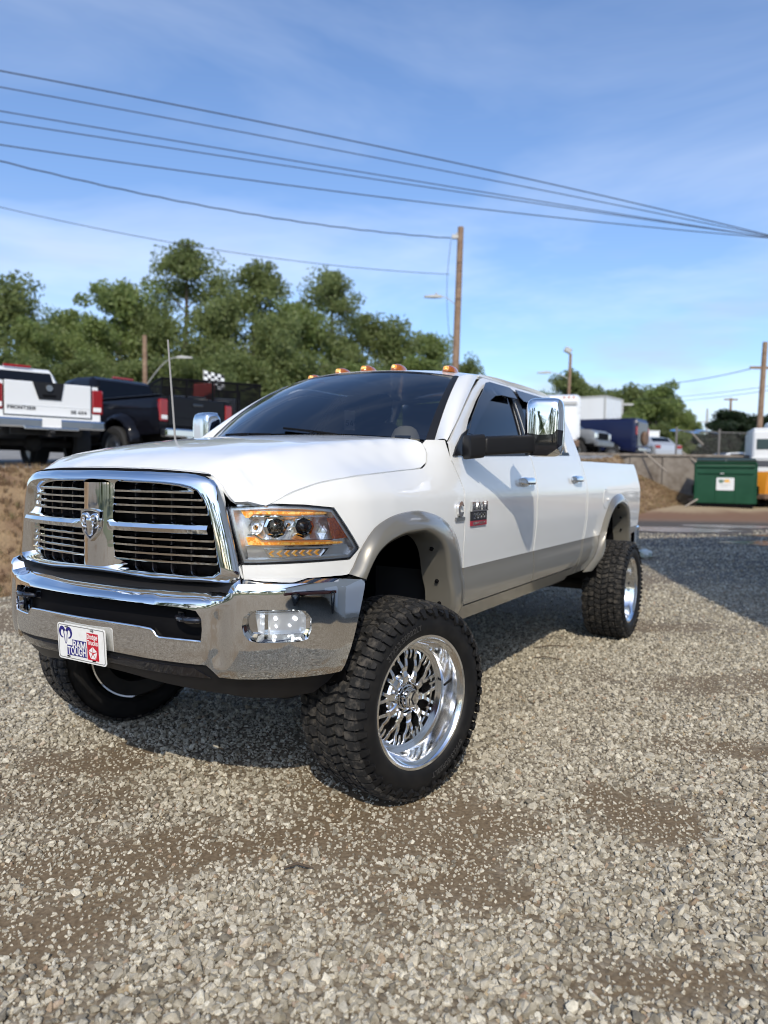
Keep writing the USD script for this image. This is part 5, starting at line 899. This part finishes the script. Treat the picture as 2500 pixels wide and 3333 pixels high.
def pickup(name, label, loc, rz, paint, lift=0.0, r=.42, tail='plain', dually=False, grp='pickups parked on the upper lot', rimm=m_steel, front_=True, W=1.86):
    t = thing(name, label, 'pickup truck', loc, rz, grp); L_ = lift; A1, A2 = arcs(0, .46+L_, .50), arcs(3.55, .46+L_, .50)
    body = [(-1.18, .62+L_), (-1.22, .75+L_), (-1.22, 1.36+L_), (1.15, 1.37+L_), (2.9, 1.33+L_), (4.2, 1.24+L_), (4.42, 1.10+L_), (4.46, .62+L_)]+[(p, q) for p, q in A2[::-1] if q > .5+L_]+[(p, q) for p, q in A1[::-1] if q > .5+L_]
    obj('body', shell(body, W, lambda x, z: .05*np.clip((z-1.0-L_)/.4, 0, 1), .06, .11), paint, t)
    cabp = [(1.12, 1.33+L_), (1.30, 1.86+L_), (1.42, 1.93+L_), (2.1, 1.95+L_), (2.42, 1.90+L_), (3.20, 1.33+L_)]; tm = lambda x, z: .05+.20*np.clip((z-1.33-L_)/.6, 0, 1)
    obj('cab', shell(cabp, W, tm, .08, .09), paint, t); Mg = lambda o: (lambda u, v: np.stack([u, W/2-tm(u, v)+o, v], -1))
    for f in (lambda q: q, mir):
        obj('side_window', f(panel([(1.28, 1.42+L_), (1.42, 1.83+L_), (2.02, 1.86+L_), (2.04, 1.42+L_)], Mg(.006), .12, .02)), m_dkgl, t); obj('side_window', f(panel([(2.10, 1.42+L_), (2.10, 1.86+L_), (2.38, 1.83+L_), (2.92, 1.42+L_)], Mg(.006), .12, .02)), m_dkgl, t)
        obj('mirror', f(bx(2.72, 2.86, .93, 1.16, 1.38+L_, 1.58+L_, .03)), m_bpl, t)
        if dually: obj('rear_flare', f(panel(arcs(0, .46+L_, .62, 16)+arcs(0, .46+L_, .47, 16, 0, 180), lambda u, v: np.stack([u, W/2+.16+0*u-.20*np.clip((np.hypot(u, v-.46-L_)-.47)/.15, 0, 1)**3, v], -1), .06, .12)), paint, t)
    obj('rear_window', hull([(1.14, y, z) for y, z in ((-.70, 1.42+L_), (.70, 1.42+L_))]+[(1.27, y, 1.84+L_) for y in (-.62, .62)]+[(1.19, .70, 1.42+L_), (1.19, -.70, 1.42+L_), (1.34, .6, 1.84+L_)]), m_dkgl, t)
    obj('windshield', hull([(3.19, y, 1.37+L_) for y in (-.74, .74)]+[(2.46, y, 1.88+L_) for y in (-.62, .62)]+[(3.10, .74, 1.36+L_), (2.40, .6, 1.87+L_)]), m_dkgl, t)
    obj('brake_lamp', bx(1.30, 1.36, -.26, .26, 1.925+L_, 1.975+L_, .01), m_red, t)
    tgp = obj('tailgate', bx(-1.235, -1.20, -.72, .72, .78+L_, 1.37+L_, .015), paint, t); rear = lambda v: np.stack([-1.237-v[:, 2], -v[:, 0], v[:, 1]], -1)
    for s in (1, -1): obj('tail_lamp', bx(-1.245, -1.15, s*.735, s*.93, .86+L_, 1.30+L_, .02), m_red, t); 
    obj('rear_bumper', [bx(-1.22, -1.42, -.92, .92, .56+L_, .72+L_, .03), bx(-1.25, -1.46, -.45, .45, .53+L_, .575+L_, .01)], m_chrome, t); pb = obj('number_plate', bx(-1.425, -1.432, -.155, .155, .575+L_, .725+L_), m_plate, t)
    obj('tailgate_gap', [bx(-1.228, -1.20, s*.720, s*.733, .77+L_, 1.375+L_) for s in (1, -1)]+[bx(-1.228, -1.2, -.73, .73, .765+L_, .78+L_)], m_blk, t)
    for s in (1, -1): obj('bed_cap', bx(-1.2, 1.12, s*(W/2-.15), s*(W/2-.045), 1.368+L_, 1.395+L_, .01), m_bpl, t)
    obj('tailgate_crease', bx(-1.242, -1.23, -.70, .70, .95+L_, .965+L_, .004), paint, tgp)
    for s in (1, -1): obj('reverse_lamp', bx(-1.25, -1.2, s*.75, s*.90, .90+L_, .99+L_, .01), m_plate, t); obj('bumper_end', bx(-1.24, -1.40, s*.80, s*.935, .565+L_, .715+L_, .03), m_bpl, t)
    obj('hitch', bx(-1.5, -1.3, -.04, .04, .47+L_, .53+L_, .01), m_under, t); plain_text('TAX 4821', .06, .24, m_blue, pb, lambda v: np.stack([-1.4335-v[:, 2]*.3, .12-v[:, 0], .62+L_+v[:, 1]], -1)) if False else None
    if tail == 'trim':
        obj('tailgate_trim', warp(prism([(-.27, 1.372+L_), (.25, 1.372+L_), (.20, 1.07+L_), (-.17, 1.07+L_)], .014), rear), m_bpl, tgp)
        obj('emblem', move(lathe([(.0, .02), (.055, .02), (.062, 0)], 24, 'x'), (-1.262, 0, 1.27+L_), rz=180), m_chrome, tgp); obj('handle', bx(-1.255, -1.27, -.11, .11, 1.12+L_, 1.16+L_, .005), m_blk, tgp)
        plain_text('FRONTIER', .055, .46, m_ink, tgp, lambda v: rear(v+[-.68, .88+L_, 0])); plain_text('SE 4X4', .055, .28, m_ink, tgp, lambda v: rear(v+[.36, .85+L_, 0]))
    elif tail == 'emblem': obj('handle', bx(-1.235, -1.25, -.13, .13, 1.20+L_, 1.27+L_, .01), m_gloss, tgp)
    if front_:
        obj('grille', bx(4.40, 4.49, -.52, .52, .80+L_, 1.10+L_, .02), m_blk, t); obj('front_bumper', bx(4.40, 4.62, -.92, .92, .48+L_, .72+L_, .04), m_steel, t)
        for s in (1, -1): obj('headlamp', bx(4.30, 4.475, s*.55, s*.88, .84+L_, 1.10+L_, .03), m_chrome, t)
    for x in (0, 3.55):
        for s in (1, -1): bg_wheel(t, x, s*(W/2+(.17 if dually and x == 0 else .01)), r, .28 if not dually or x else .45, rimm, s)
    obj('underbody', [bx(-1.1, 4.2, -.45, .45, .50+L_*.9, .72+L_), tube([(0, -.8, r), (0, .8, r)], .07, 8), tube([(3.55, -.8, r), (3.55, .8, r)], .06, 8), move(trimesh.creation.icosphere(2, .17), (0, 0, r)), bx(-1.1, -1.0, -.6, .6, .45+L_, .7+L_), bx(-1.38, -1.2, -.05, .05, .42+L_, .52+L_)]+[bx(x-.45, x+.45, s*.55, s*.80, .62+L_, .98+L_) for x in (0, 3.55) for s in (1, -1)], m_under, t)
    return t
sz = lambda l, d: float(terr_z(l, d))
pickup('parked_pickup', 'white lifted pickup seen from behind, black tailgate trim and chrome bumper, at the left edge', site(-6.72, 13.95, 1.54), AZ+38, m_bgw, .11, .45, 'trim')
pickup('parked_pickup', 'black dual rear wheel pickup seen from behind, red tail lamps, next to the white pickup', site(-4.85, 15.75, 1.55), AZ+54, m_bgk, .06, .42, 'emblem', True, W=1.95)
pickup('parked_pickup', 'dusty grey pickup facing the wall in front of the blue van', site(6.7, 36.8, 2.40), AZ-130, m_grey, .10, .42, front_=True)
# utility trailer with mesh sides, a flag and a board
tr = thing('utility_trailer', 'black landscaping trailer with mesh sides behind the black pickup', 'trailer', site(-5.3, 21.3, 1.93), AZ-62)
obj('frame', [bx(-1.4, 1.4, -1.05, -.99, .55, .68), bx(-1.4, 1.4, .99, 1.05, .55, .68), bx(-1.4, -1.34, -1, 1, .55, .68), bx(1.34, 1.4, -1, 1, .55, .68), bx(-1.4, 1.4, -1, 1, .60, .63), bx(1.4, 2.4, -.05, .05, .55, .65)]+[bx(x-.025, x+.025, y-.03, y+.03,   .6, 2.08) for x in (-1.37, -.7, 0, .7, 1.37) for y in (-1.02, 1.02)]+[bx(-1.4, 1.4, y-.03, y+.03, z, z+.05) for y in (-1.02, 1.02) for z in (1.05, 2.06)]+[bx(x-.03, x+.03, -1, 1, z, z+.05) for x in (-1.37, 1.37) for z in (1.05, 2.06)], m_blk, tr)
obj('mesh_side', [bx(-1.36, 1.36, y-.004, y+.004, z, z+.030) for y in (-1.02, 1.02) for z in np.arange(.7, 2.06, .055)]+[bx(x, x+.030, y-.004, y+.004,   .68, 2.06) for y in (-1.02, 1.02) for x in np.arange(-1.36, 1.36, .055)]+[bx(-1.375, -1.367, -1, 1, z, z+.030) for z in np.arange(.7, 2.06, .055)], m_blk, tr)
for x in (-.45, .45):
    for s in (1, -1): bg_wheel(tr, x, s*1.28, .36, .2, sg=s)
obj('toolbox', bx(-1.0, .9, -.6, .5, 1.25, 1.7, .03), m_bgw, tr)
bo = obj('painted_board', [move(bx(-.30, .30, -.02, .02, -.22, .22), site(-5.15, 20.75, 3.78), rz=AZ-90)], mat('board_red', (.30, .03, .025), .7), label='faded red board fixed to the mesh of the black trailer', cat='board')
fg = thing('checkered_flag', 'black and white checkered flag above the black trailer', 'flag', site(-5.35, 21.6, 3.36), AZ-90)
obj('stick', tube([(0, 0, -.2), (-.02, 0, 1.15)], .012, 6), m_lampg, fg)
fm = lambda u, v: np.stack([u, .05*np.sin(u*9)*u/.5, v-.25*u], -1); ok_ = [(i, j) for i in range(6) for j in range(5)]
for c_, m_ in ((0, m_bgw), (1, m_ink)):
    obj('cloth', [panel([(i*.10, .68+j*.09), (i*.10+.10, .68+j*.09), (i*.10+.10, .77+j*.09), (i*.10, .77+j*.09)], fm, .05, .002, out=(0, -1, 0)) for i, j in ok_ if (i+j) % 2 == c_], m_, fg)
# ---- poles
def pole(name, label, l, d, ztop, r, z0, lean=(0, 0), m=m_wood, cat='utility pole'):
    p = thing(name, label, cat, site(l, d, z0-.3), AZ-90); h = ztop-z0+.3; obj('post', tube([(0, 0, 0), (lean[0]*.5, lean[1]*.5, h*.5), (lean[0], lean[1], h)], [r*1.2, r*1.05, r*.9], 12), m, p, 40); return p, h
def lamp_arm(p, x0, z0, x1, z1, sg, y=0):
    t = np.linspace(0, 1, 8); obj('lamp_arm', tube(np.stack([x0+(x1-x0)*t, y+0*t, z0+(z1-z0)*np.sin(t*1.57)], -1), .022, 6), m_lampg, p)
    obj('lamp_head', hull([(x1+sg*a, y+b, z1+c) for a, b, c in ((0, -.05, .05), (0, .05, .05), (0, -.05, -.05), (0, .05, -.05), (.25, -.13, .08), (.25, .13, .08), (.35, -.14, -.06), (.35, .14, -.06), (.85, -.09, .02), (.85, .09, .02), (.85, -.08, -.05), (.85, .08, -.05))]), m_lampg, p)
p, h = pole('utility_pole', 'tall brown wooden utility pole with street lamp rising behind the truck cab', 3.22, 35, 13.25, .155, 2.4, (.20, 0))
obj('bracket', [bx(-.22, .12, -.08, .08, h-.55, h-.35, .02), bx(-.02, .30, -.04, .04, h-.32, h-.26)], m_lampg, p); lamp_arm(p, 0, h-3.6, -.62, h-3.25, -1); obj('photocell', lathe([(0, .12), (.05, .11), (.06, 0)], 10, 'z') if False else move(lathe([(0, .12), (.05, .11), (.06, 0)], 10, 'z'), (-.9, 0, h-3.18)), m_lampg, p)
t = np.linspace(0, 1, 12); obj('drop_cable', tube(np.stack([-.25-.15*np.sin(t*3.1), 0*t, h-.6-4.4*t], -1), .012, 5), m_wire, p)
p, h = pole('utility_pole', 'short orange brown pole with lamp arm in front of the trees at the left', -13.1, 40, 8.9, .13, 2.4, (-.05, 0)); lamp_arm(p, .1, h-2.6, 1.7, h-1.15, 1); None
p, h = pole('light_pole', 'brown pole with floodlight on top above the truck mirror', 11.15, 45, 9.1, .10, 2.4, (.12, 0), cat='light pole'); obj('floodlight', move(bx(-.22, .22, -.15, .15, -.16, .16, .04), (-.05, 0, h+.22), ry=25), m_lampg, p); lamp_arm(p, 0, h-1.5, -1.05, h-1.15, -1)
p, h = pole('utility_pole', 'dark utility pole at the right edge above the white step van', 20.35, 40, 9.05, .14, 1.0, (.22, 0)); obj('crossarm', bx(-.55, 1.3, -.06, .06, h-1.45, h-1.32), m_wood, p)
p, h = pole('utility_pole', 'distant pole with transformer above the dark evergreens', 35.3, 75, 10.0, .13, 1.0); obj('crossarm', bx(-.7, .7, -.06, .06, h-.25, h-.1), m_wood, p); obj('transformer', [move(lathe([(0, .45), (.28, .42), (.3, -.42), (0, -.45)], 16, 'z'), (s, 0, h-1.75)) for s in (-.5, .45)], mat('transformer_tan', (.42, .25, .16), .7), p); lamp_arm(p, 0, h-2.7, -2.4, h-2.5, -1)
pole('light_pole', 'thin grey pole left of the dark evergreens', 26.35, 60, 7.4, .09, 1.0, m=m_lampg, cat='light pole'); pole('light_pole', 'thinner grey pole beside the thin grey pole', 27.6, 64, 5.2, .07, 1.0, m=m_lampg, cat='light pole')
p, h = pole('utility_pole', 'pale grey pole with two crossarms behind the blue van', 19.3, 60, 8.0, .17, 2.4, m=m_lampg)
for z_ in (-.45, -1.6): obj('crossarm', bx(-.95, .95, -.06, .06, h+z_, h+z_+.16), m_lampg, p)
# ---- overhead wires
def wire(label, A, B, sag, r, ext=(.12, .12), wob=0.0):
    t = np.linspace(-ext[0], 1+ext[1], 60); P = A+(B-A)*t[:, None]; P[:, 2] -= 4*sag*t*(1-t); P[:, 2] += wob*np.sin(t*90)
    obj('overhead_wire', tube(P, r, 6), m_wire, label=label, cat='wire', group='overhead wires crossing the sky')
def px3(u, v, d):
    q = _f+_r*(u-1250)/NF-_u*(v-1666.5)/NF; return CAM+q*d/(q@F0)
for i, (v0, v1, vm, r) in enumerate(((230, 765, 523, .022), (283, 768, 557, .018), (361, 772, 605, .018), (396, 772, 618, .018), (471, 774, 667, .02))):
    lb = ['topmost wire crossing the whole sky', 'second wire from the top crossing the whole sky', 'third wire from the top, upper of the close pair', 'fourth wire from the top, lower of the close pair', 'fifth wire from the top, lowest that passes over the pole'][i]
    A_, B_ = px3(0, v0, 26), px3(2500, v1, 36); wire(lb, A_, B_, (vm-(v0*.42+v1*.58))/NF*30*.98, r)
wire('twisted service cable from the left ending at the pole top', px3(0, 524, 27), px3(1468, 775, 35), .42, .024, (.12, 0), .012); wire('lowest long wire reaching the pole below its top', px3(0, 674, 30), px3(1463, 893, 35), .45, .014, (.12, 0))
wire('thin wire running left from the right utility pole', px3(2090, 1252, 60), px3(2468, 1194, 40), .25, .022, (0, 0)); wire('upper faint wire of the low pair left of the right utility pole', px3(2000, 1300, 75), px3(2466, 1262, 42), .2, .016, (0, .3)); wire('lower faint wire of the low pair left of the right utility pole', px3(2000, 1315, 75), px3(2466, 1276, 42), .2, .016, (0, .3))
# ---- on the upper lot behind the wall
vz = 2.42
van = thing('cargo_van', 'dark blue cargo van with black rear doors parked above the wall', 'van', site(12.05, 37.7, vz), AZ+53)
vp_ = [(-1.15, .42), (-1.2, .6), (-1.18, 1.95), (-1.10, 2.12), (2.6, 2.15), (3.1, 2.05), (3.75, 1.42), (4.35, 1.15), (4.45, .5), (4.0, .42)]+[q for q in arcs(3.5, .40, .46)[::-1] if q[1] > .42]+[q for q in arcs(0, .40, .46)[::-1] if q[1] > .42]; vt = lambda x, z: .14*np.clip((z-1.1)/1.05, 0, 1)**1.5
obj('body', shell(vp_, 2.0, vt, .09, .12), m_navy, van); obj('rear_doors', [bx(-1.225, -1.19, -.80, .80, .72, 1.95, .02)], m_gloss, van); obj('rear_bumper', bx(-1.2, -1.36, -.95, .95, .48, .66, .03), m_chrome_d, van); obj('body_seam', bx(-1.15, 2.5, .985, .992, .92, .96), m_navy, van)
for s in (1, -1):
    obj('tail_lamp', bx(-1.235, -1.15, s*.83, s*.96, 1.28, 1.70, .02), m_red, van); obj('side_window', (lambda q: q if s > 0 else mir(q))(panel([(2.45, 1.40), (2.45, 1.95), (2.95, 1.95), (3.5, 1.40)], lambda u, v: np.stack([u, 1.006-vt(u, v), v], -1), .1, .02)), m_dkgl, van)
    for x in (0, 3.5): bg_wheel(van, x, s*1.0, .37, .25, sg=s)
obj('spare_cover', move(lathe([(0, .12), (.30, .12), (.36, .06), (.36, 0)], 24, 'x'), (-1.23, -.25, 1.15), rz=180), m_rust, van); obj('underbody', bx(-1, 4, -.6, .6, .25, .5), m_under, van)
bxv = thing('box_trailer', 'white box body rising behind the blue van', 'trailer', site(14.3, 46.0, 2.35), AZ+50)
obj('box', bx(0, 6.5, -1.25, 1.25, 1.0, 4.25, .03), m_bgw, bxv)
obj('corner_post', [bx(-.02, .08, s*1.20, s*1.27, 1.0, 4.27) for s in (1, -1)]+[bx(0, 6.5, s*1.24, s*1.27, 4.16, 4.28) for s in (1, -1)]+[bx(-.02, .03, -1.25, 1.25, 4.15, 4.28)], m_lampg, bxv); obj('rear_door', [bx(-.03, 0, -1.15, -.02, 1.1, 4.1), bx(-.03, 0, .02, 1.15, 1.1, 4.1)], m_bgw, bxv)
for x in (1.2, 5.2):
    for s in (1, -1): bg_wheel(bxv, x, s*1.2, .5, .28, sg=s)
tk = thing('box_truck', 'white box truck nose with marker lamps just right of the chrome mirror', 'truck', site(7.55, 33.0, 2.38), AZ+167)
kp = [(-3.2, .75), (-3.2, 2.75), (.9, 2.75), (1.25, 2.66), (1.45, 2.35), (1.5, 1.2), (1.5, .75)]
obj('box', shell(kp, 2.3, lambda x, z: .0*x, .2, .12), m_bgw, tk); obj('visor', hull([(x, y, z) for y in (-1.0, 1.0) for x, z in ((1.40, 2.42), (1.52, 2.36), (1.52, 2.26), (1.40, 2.26))]), m_lampg, tk); obj('bumper', bx(1.4, 1.7, -1.12, 1.12, .45, .75, .04), m_rust, tk); obj('grille', bx(1.45, 1.54, -.5, .5, .85, 1.3, .02), m_lampg, tk)
for y in (-.85, -.65, -.45, .45, .65, .85): obj('marker_lamp', bx(1.26, 1.36, y-.04, y+.04, 2.56, 2.63, .01), m_amber_d, tk)
for x in (.8, -2.2):
    for s in (1, -1): bg_wheel(tk, x, s*1.10, .5, .28, sg=s)
def sedan(name, label, loc, rz, paint, grp=None):
    t = thing(name, label, 'car', loc, rz, grp); sp_ = [(-.95, .30), (-1.0, .62), (-.95, .92), (-.55, .97), (-.1, 1.32), (.5, 1.42), (1.3, 1.38), (2.1, .95), (3.2, .85), (3.55, .65), (3.55, .3)]+[q for q in arcs(2.7, .31, .36)[::-1] if q[1] > .32]+[q for q in arcs(0, .31, .36)[::-1] if q[1] > .32]
    tm = lambda x, z: .24*np.clip((z-.85)/.55, 0, 1); obj('body', shell(sp_, 1.78, tm, .10, .09), paint, t)
    obj('rear_window', hull([(-.50, y, 1.0) for y in (-.62, .62)]+[(-.12, y, 1.32) for y in (-.5, .5)]+[(-.44, .6, .98), (-.06, .5, 1.3)]), m_dkgl, t); obj('windshield', hull([(2.02, y, 1.0) for y in (-.62, .62)]+[(1.32, y, 1.38) for y in (-.5, .5)]+[(1.95, .6, .98), (1.26, .5, 1.35)]), m_dkgl, t)
    for s in (1, -1):
        f = (lambda q: q) if s > 0 else mir; obj('side_window', f(panel([(-.25, .98), (.05, 1.28), (.5, 1.35), (1.25, 1.32), (1.80, .98)], lambda u, v: np.stack([u, .896-tm(u, v), v], -1), .1, .02)), m_dkgl, t)
        obj('tail_lamp', bx(-1.02, -.86, s*.50, s*.80, .72, .90, .02), m_red, t); obj('headlamp', bx(3.4, 3.57, s*.45, s*.78, .58, .74, .03), m_chrome, t)
        for x in (0, 2.7): bg_wheel(t, x, s*.89, .31, .2, sg=s)
    obj('rear_bumper', bx(-1.06, -.9, -.84, .84, .38, .60, .05), paint, t); return t
sedan('parked_car', 'silver car with red tail lamps right of the blue van', site(14.75, 39.6, 2.42), AZ+15, m_silver, 'cars beyond the wall')
sedan('parked_car', 'small white car behind the dumpster by the step van', site(20.8, 42.5, 1.72), AZ+100, m_bgw, 'cars beyond the wall')
sedan('parked_car', 'dark red car standing to the right of the camera by the unseen building', site(3.2, -2.2, 0), AZ-35, mat('dark_red_paint', (.05, .004, .008), .25, coat_weight=.8))
obj('white_panel', [move(bx(-.36, .36, -.06, .06, 0, 1.86, .02), site(15.55, 42.5, 2.42), rz=AZ-95), move(bx(-.39, .39, -.07, .07, 1.86, 1.92, .02), site(15.55, 42.5, 2.42), rz=AZ-95)], m_bgw, label='upright pale panel standing behind the silver car', cat='panel')
# fence, tarp and timber by the wall
m_fen = mat('fence_grey', (.16, .15, .14), .7); fn = thing('chain_fence', 'chain link fence with grey posts on top of the wall left of the dumpster', 'fence', site(0, 0, 2.4), AZ-90)
for k, l in enumerate((10.55, 12.1, 13.3)): obj('post', tube([(l, 26.5, 0), (l, 26.5, 1.0-.06*k)], .04, 8), m_fen, fn)
obj('rail', tube([(10.5, 26.5, .88), (13.4, 26.5, .80)], .018, 6), m_fen, fn); obj('mesh', [tube([(10.5+i*.1, 26.5, 0), (10.5+i*.1+.85*sg, 26.5, .85)], .004, 3, False) for i in range(30) for sg in (1, -1) if 10.4 < 10.5+i*.1+.85*sg < 13.5], m_fen, fn)
obj('blue_tarp', panel([(0, 0), (1.55, 0), (1.55, .7), (0, .7)], lambda u, v: site(0, 0, 3.27)+(10.75+u)[:, None]*R0+(27.0+v)[:, None]*F0+np.stack([0*u, 0*u, .05*np.sin(u*7)+.12*v], -1), .08, .01, out=(0, 0, 1)), mat('tarp_blue', (.10, .25, .48), .6), label='blue tarp stretched behind the chain link fence', cat='tarp')
for k, (a, b, lb) in enumerate((((9.15, 25.8, 2.45), (9.75, 25.2, 1.75), 'pale timber leaning over the wall edge at its left'), ((10.6, 26.1, 2.5), (11.1, 25.85, 2.05), 'pale timber leaning on the wall close to the dumpster corner'), ((11.05, 26.4, 3.2), (11.45, 26.3, 2.75), 'broken timber leaning on the fence above the dumpster'), ((9.75, 23.6, .62), (10.75, 24.1, 1.1), 'grey plank sloping from the ground to the side of the dumpster'))):
    A_, B_ = site(*a), site(*b); obj('timber', tube([A_, (A_+B_)/2, B_], .032, 4), mat('grey_timber', (.27, .235, .19), .85) if k == 0 else stage.GetPrimAtPath('/World/Looks/grey_timber').GetPath(), label=lb, cat='timber', group='loose timbers by the wall')
# ---- dumpster
m_gr = mat('dumpster_green', (.006, .052, .023), .45, noise=(2.2, (.012, .07, .034), .4, .75), specular_ior_level=.3, bump=(9, .15, .01)); m_grd = mat('dumpster_lid', (.008, .026, .016), .6)
du = thing('dumpster', 'green steel dumpster with white sign standing on the straw coloured ground', 'dumpster', site(10.98, 23.5, .60), AZ-115); du.GetAttribute('xformOp:translate'); UsdGeom.Xformable(du).AddScaleOp().Set(Gf.Vec3f(.93, .93, .97))
obj('bin', hull([(x, y, z) for x in (-.93, .93) for y, z in ((0, .16), (0, 1.30), (.12, 1.52), (1.45, .16), (1.55, 1.62), (.2, 1.54))]), m_gr, du)
obj('rib', bx(-.90, .90, -.05, .0, 1.34, 1.40, .012), m_gr, du); obj('rib', bx(-.88, .88, -.045, .0, 1.13, 1.18, .012), m_gr, du); obj('rim', [bx(-.96, .96, .04, .14, 1.47, 1.54, .015), bx(-.99, -.93, 0, 1.5, .16, 1.5, .01), bx(.93, .99, 0, 1.5, .16, 1.5, .01)], m_gr, du)
for x in (-.31, .31): obj('seam', bx(x-.014, x+.014, -.012, 0, .17, 1.12, .004), m_gr, du)
for s in (1, -1):
    obj('lid', hull([(s*x, y, z) for x in (.02, .94) for y, z in ((.02, 1.545), (.02, 1.60), (1.55, 1.66), (1.55, 1.70))]), m_grd, du); obj('fork_pocket', [bx(s*.93, s*1.06, .25, 1.2, .45, .49), bx(s*.93, s*1.06, .25, 1.2, .70, .74), bx(s*1.03, s*1.06, .25, 1.2, .45, .74)], m_blk, du); obj('skid', bx(s*.55, s*.85, .1, 1.4, 0, .16), m_blk, du)
obj('frame', bx(-.90, .90, .05, 1.4, .06, .16), m_blk, du)
sg_ = obj('sign', warp(prism(rect(.56, .42, .03), .006), lambda v: np.stack([v[:, 0], -.004-v[:, 2], .80+v[:, 1]], -1)), m_bgw, du); pls = lambda v: np.stack([v[:, 0], -.0105-v[:, 2], .80+v[:, 1]], -1)
wv = lambda pts, m: obj('logo', warp(prism(LineString(pts).buffer(.022, cap_style=2, join_style=2), .003), pls), m, sg_)
m_wg = mat('sign_green', (.02, .10, .05), .5); wv([(-.20, .13), (-.165, .06), (-.135, .12), (-.105, .06), (-.075, .13)], m_wg); wv([(-.02, .055), (.015, .13), (.05, .07), (.085, .13), (.13, .055)], mat('sign_yellow', (.75, .38, .02), .5)); wv([(-.06, .10), (-.02, .10)], m_wg)
obj('small_print', [warp(bx(x, x+.055, y, y+.018, 0, .003), pls) for y, xs in ((-.03, (-.18, -.11, -.04, .03, .10)), (-.09, (-.12, -.05, .02))) for x in xs], m_lampg, sg_); obj('badge', warp(bx(-.17, -.05, .225, .265, .02, .05, .008), lambda v: np.stack([v[:, 0], -v[:, 2]-.03, .80+v[:, 1]+.10], -1)), m_lampg, du)
# ---- step van and the orange machine
sv = thing('step_van', 'white step van with dark side windows cut by the right edge of the photo', 'van', site(12.72, 25.3, .62), AZ-110)
obj('body', [bx(0, 5.5, 0, 2.2, .42, 2.62, .06), bx(.02, 5.5, .04, 2.16, 2.60, 2.70, .04)], m_bgw, sv); obj('roof_unit', bx(.55, 2.0, .6, 1.7, 2.70, 2.95, .05), m_bgw, sv); obj('stripe', bx(.0, 5.5, -.012, .0, 1.36, 1.58), mat('stripe_slate', (.06, .065, .075), .5), sv); obj('belt', bx(-.02, 5.5, -.03, 0, 1.64, 1.70), m_bgw, sv)
for x in (.12, 1.02, 1.92): obj('window', bx(x, x+.78, -.02, .0, 1.96, 2.32, .01), mat('van_glass', (.05, .075, .075), .05) if x < .5 else stage.GetPrimAtPath('/World/Looks/van_glass').GetPath(), sv)
for z_ in (.98, 1.16): obj('vent', bx(.62, 2.2, -.02, 0, z_, z_+.09), m_blk, sv)
for x in (1.2, 4.4): bg_wheel(sv, x, -.01, .4, .25, sg=-1)
m_or = mat('machine_orange', (.62, .24, .02), .45); mc = thing('ride_on_machine', 'orange ride on machine with black wheel in front of the white step van', 'tractor', site(12.45, 23.9, .62), AZ-60)
obj('hood', hull([(x, y, z) for y in (-.25, .25) for x, z in ((-.35, .45), (-.28, .95), (-.12, 1.18), (.05, 1.08), (.18, .62), (.15, .42))]), m_or, mc); obj('seat', bx(.45, .85, -.22, .22, .62, .78, .04), m_blk, mc); obj('frame', [bx(-.4, 1.2, -.3, .3, .28, .45, .03), bx(.75, .85, -.22, .22, .7, 1.1, .03)], m_rust, mc); obj('steering_column', [tube([(.12, 0, .8), (.3, 0, 1.05)], .02, 6), move(lathe([(.15, 0), (.17, .015), (.19, 0), (.17, -.015)], 20, 'z', True), (.3, 0, 1.06), ry=-25)], m_blk, mc)
for x, r in ((.25, .36), (1.05, .36)):
    for s in (1, -1): bg_wheel(mc, x, s*.42, r, .22, m_or, s)
# ---- small things on the ground
rng = np.random.default_rng(5)
bagm = trimesh.creation.icosphere(4, 1.0); v = np.array(bagm.vertices); k = .75+.6*(meshkit.fbm(v*2.3, 4, 3)-.3); v = v*k[:, None]*[.20, .13, .085]; obj('plastic_bag', TM(v+site(4.1, 11.4, float(base_z(11.4))+.06), bagm.faces), mat('bag_plastic', (.62, .64, .58), .35, noise=(6, (.30, .34, .25), .45, .6)), smooth=False, label='crumpled pale plastic bag on the ground behind the rear wheel', cat='plastic bag')
def rubble(name, label, l, d, s, m, seed):
    g_ = trimesh.creation.icosphere(3, 1.0); v = np.array(g_.vertices); v = v*(.7+.7*(meshkit.fbm(v*1.8+seed, 4, seed)-.3))[:, None]*s; obj(name, TM(v+site(l, d, float(base_z(d))+s[2]*.45), g_.faces), m, smooth=20, label=label, cat='rock')
rubble('dark_rock', 'dark lump of rubble at the foot of the bank by the left edge', -4.82, 8.5, (.34, .22, .17), m_under, 3)
tw = mat('twig_brown', (.09, .065, .045), .9)
for k, (l, d, a, ln, lb) in enumerate(((1.45, 6.2, .3, .16, 'dark twig lying behind the front wheel, toward the rear wheel'), (-.30, 2.62, .2, .05, 'short twig on the gravel left of the front wheel, near the bottom'), (1.32, 5.8, 2.8, .11, 'small twig nearer the camera than the dark twig behind the front wheel'), (-.78, 4.05, 1.1, .06, 'tiny twig at the edge of the truck shadow below the plate'))):
    c = site(l, d, float(base_z(d))+.018); dd = R0*math.cos(a)+F0*math.sin(a); obj('twig', tube([c-dd*ln, c+[0, 0, .012], c+dd*ln+np.array([.01, .02, 0])], [.004, .005, .003], 6), tw, label=lb, cat='twig')
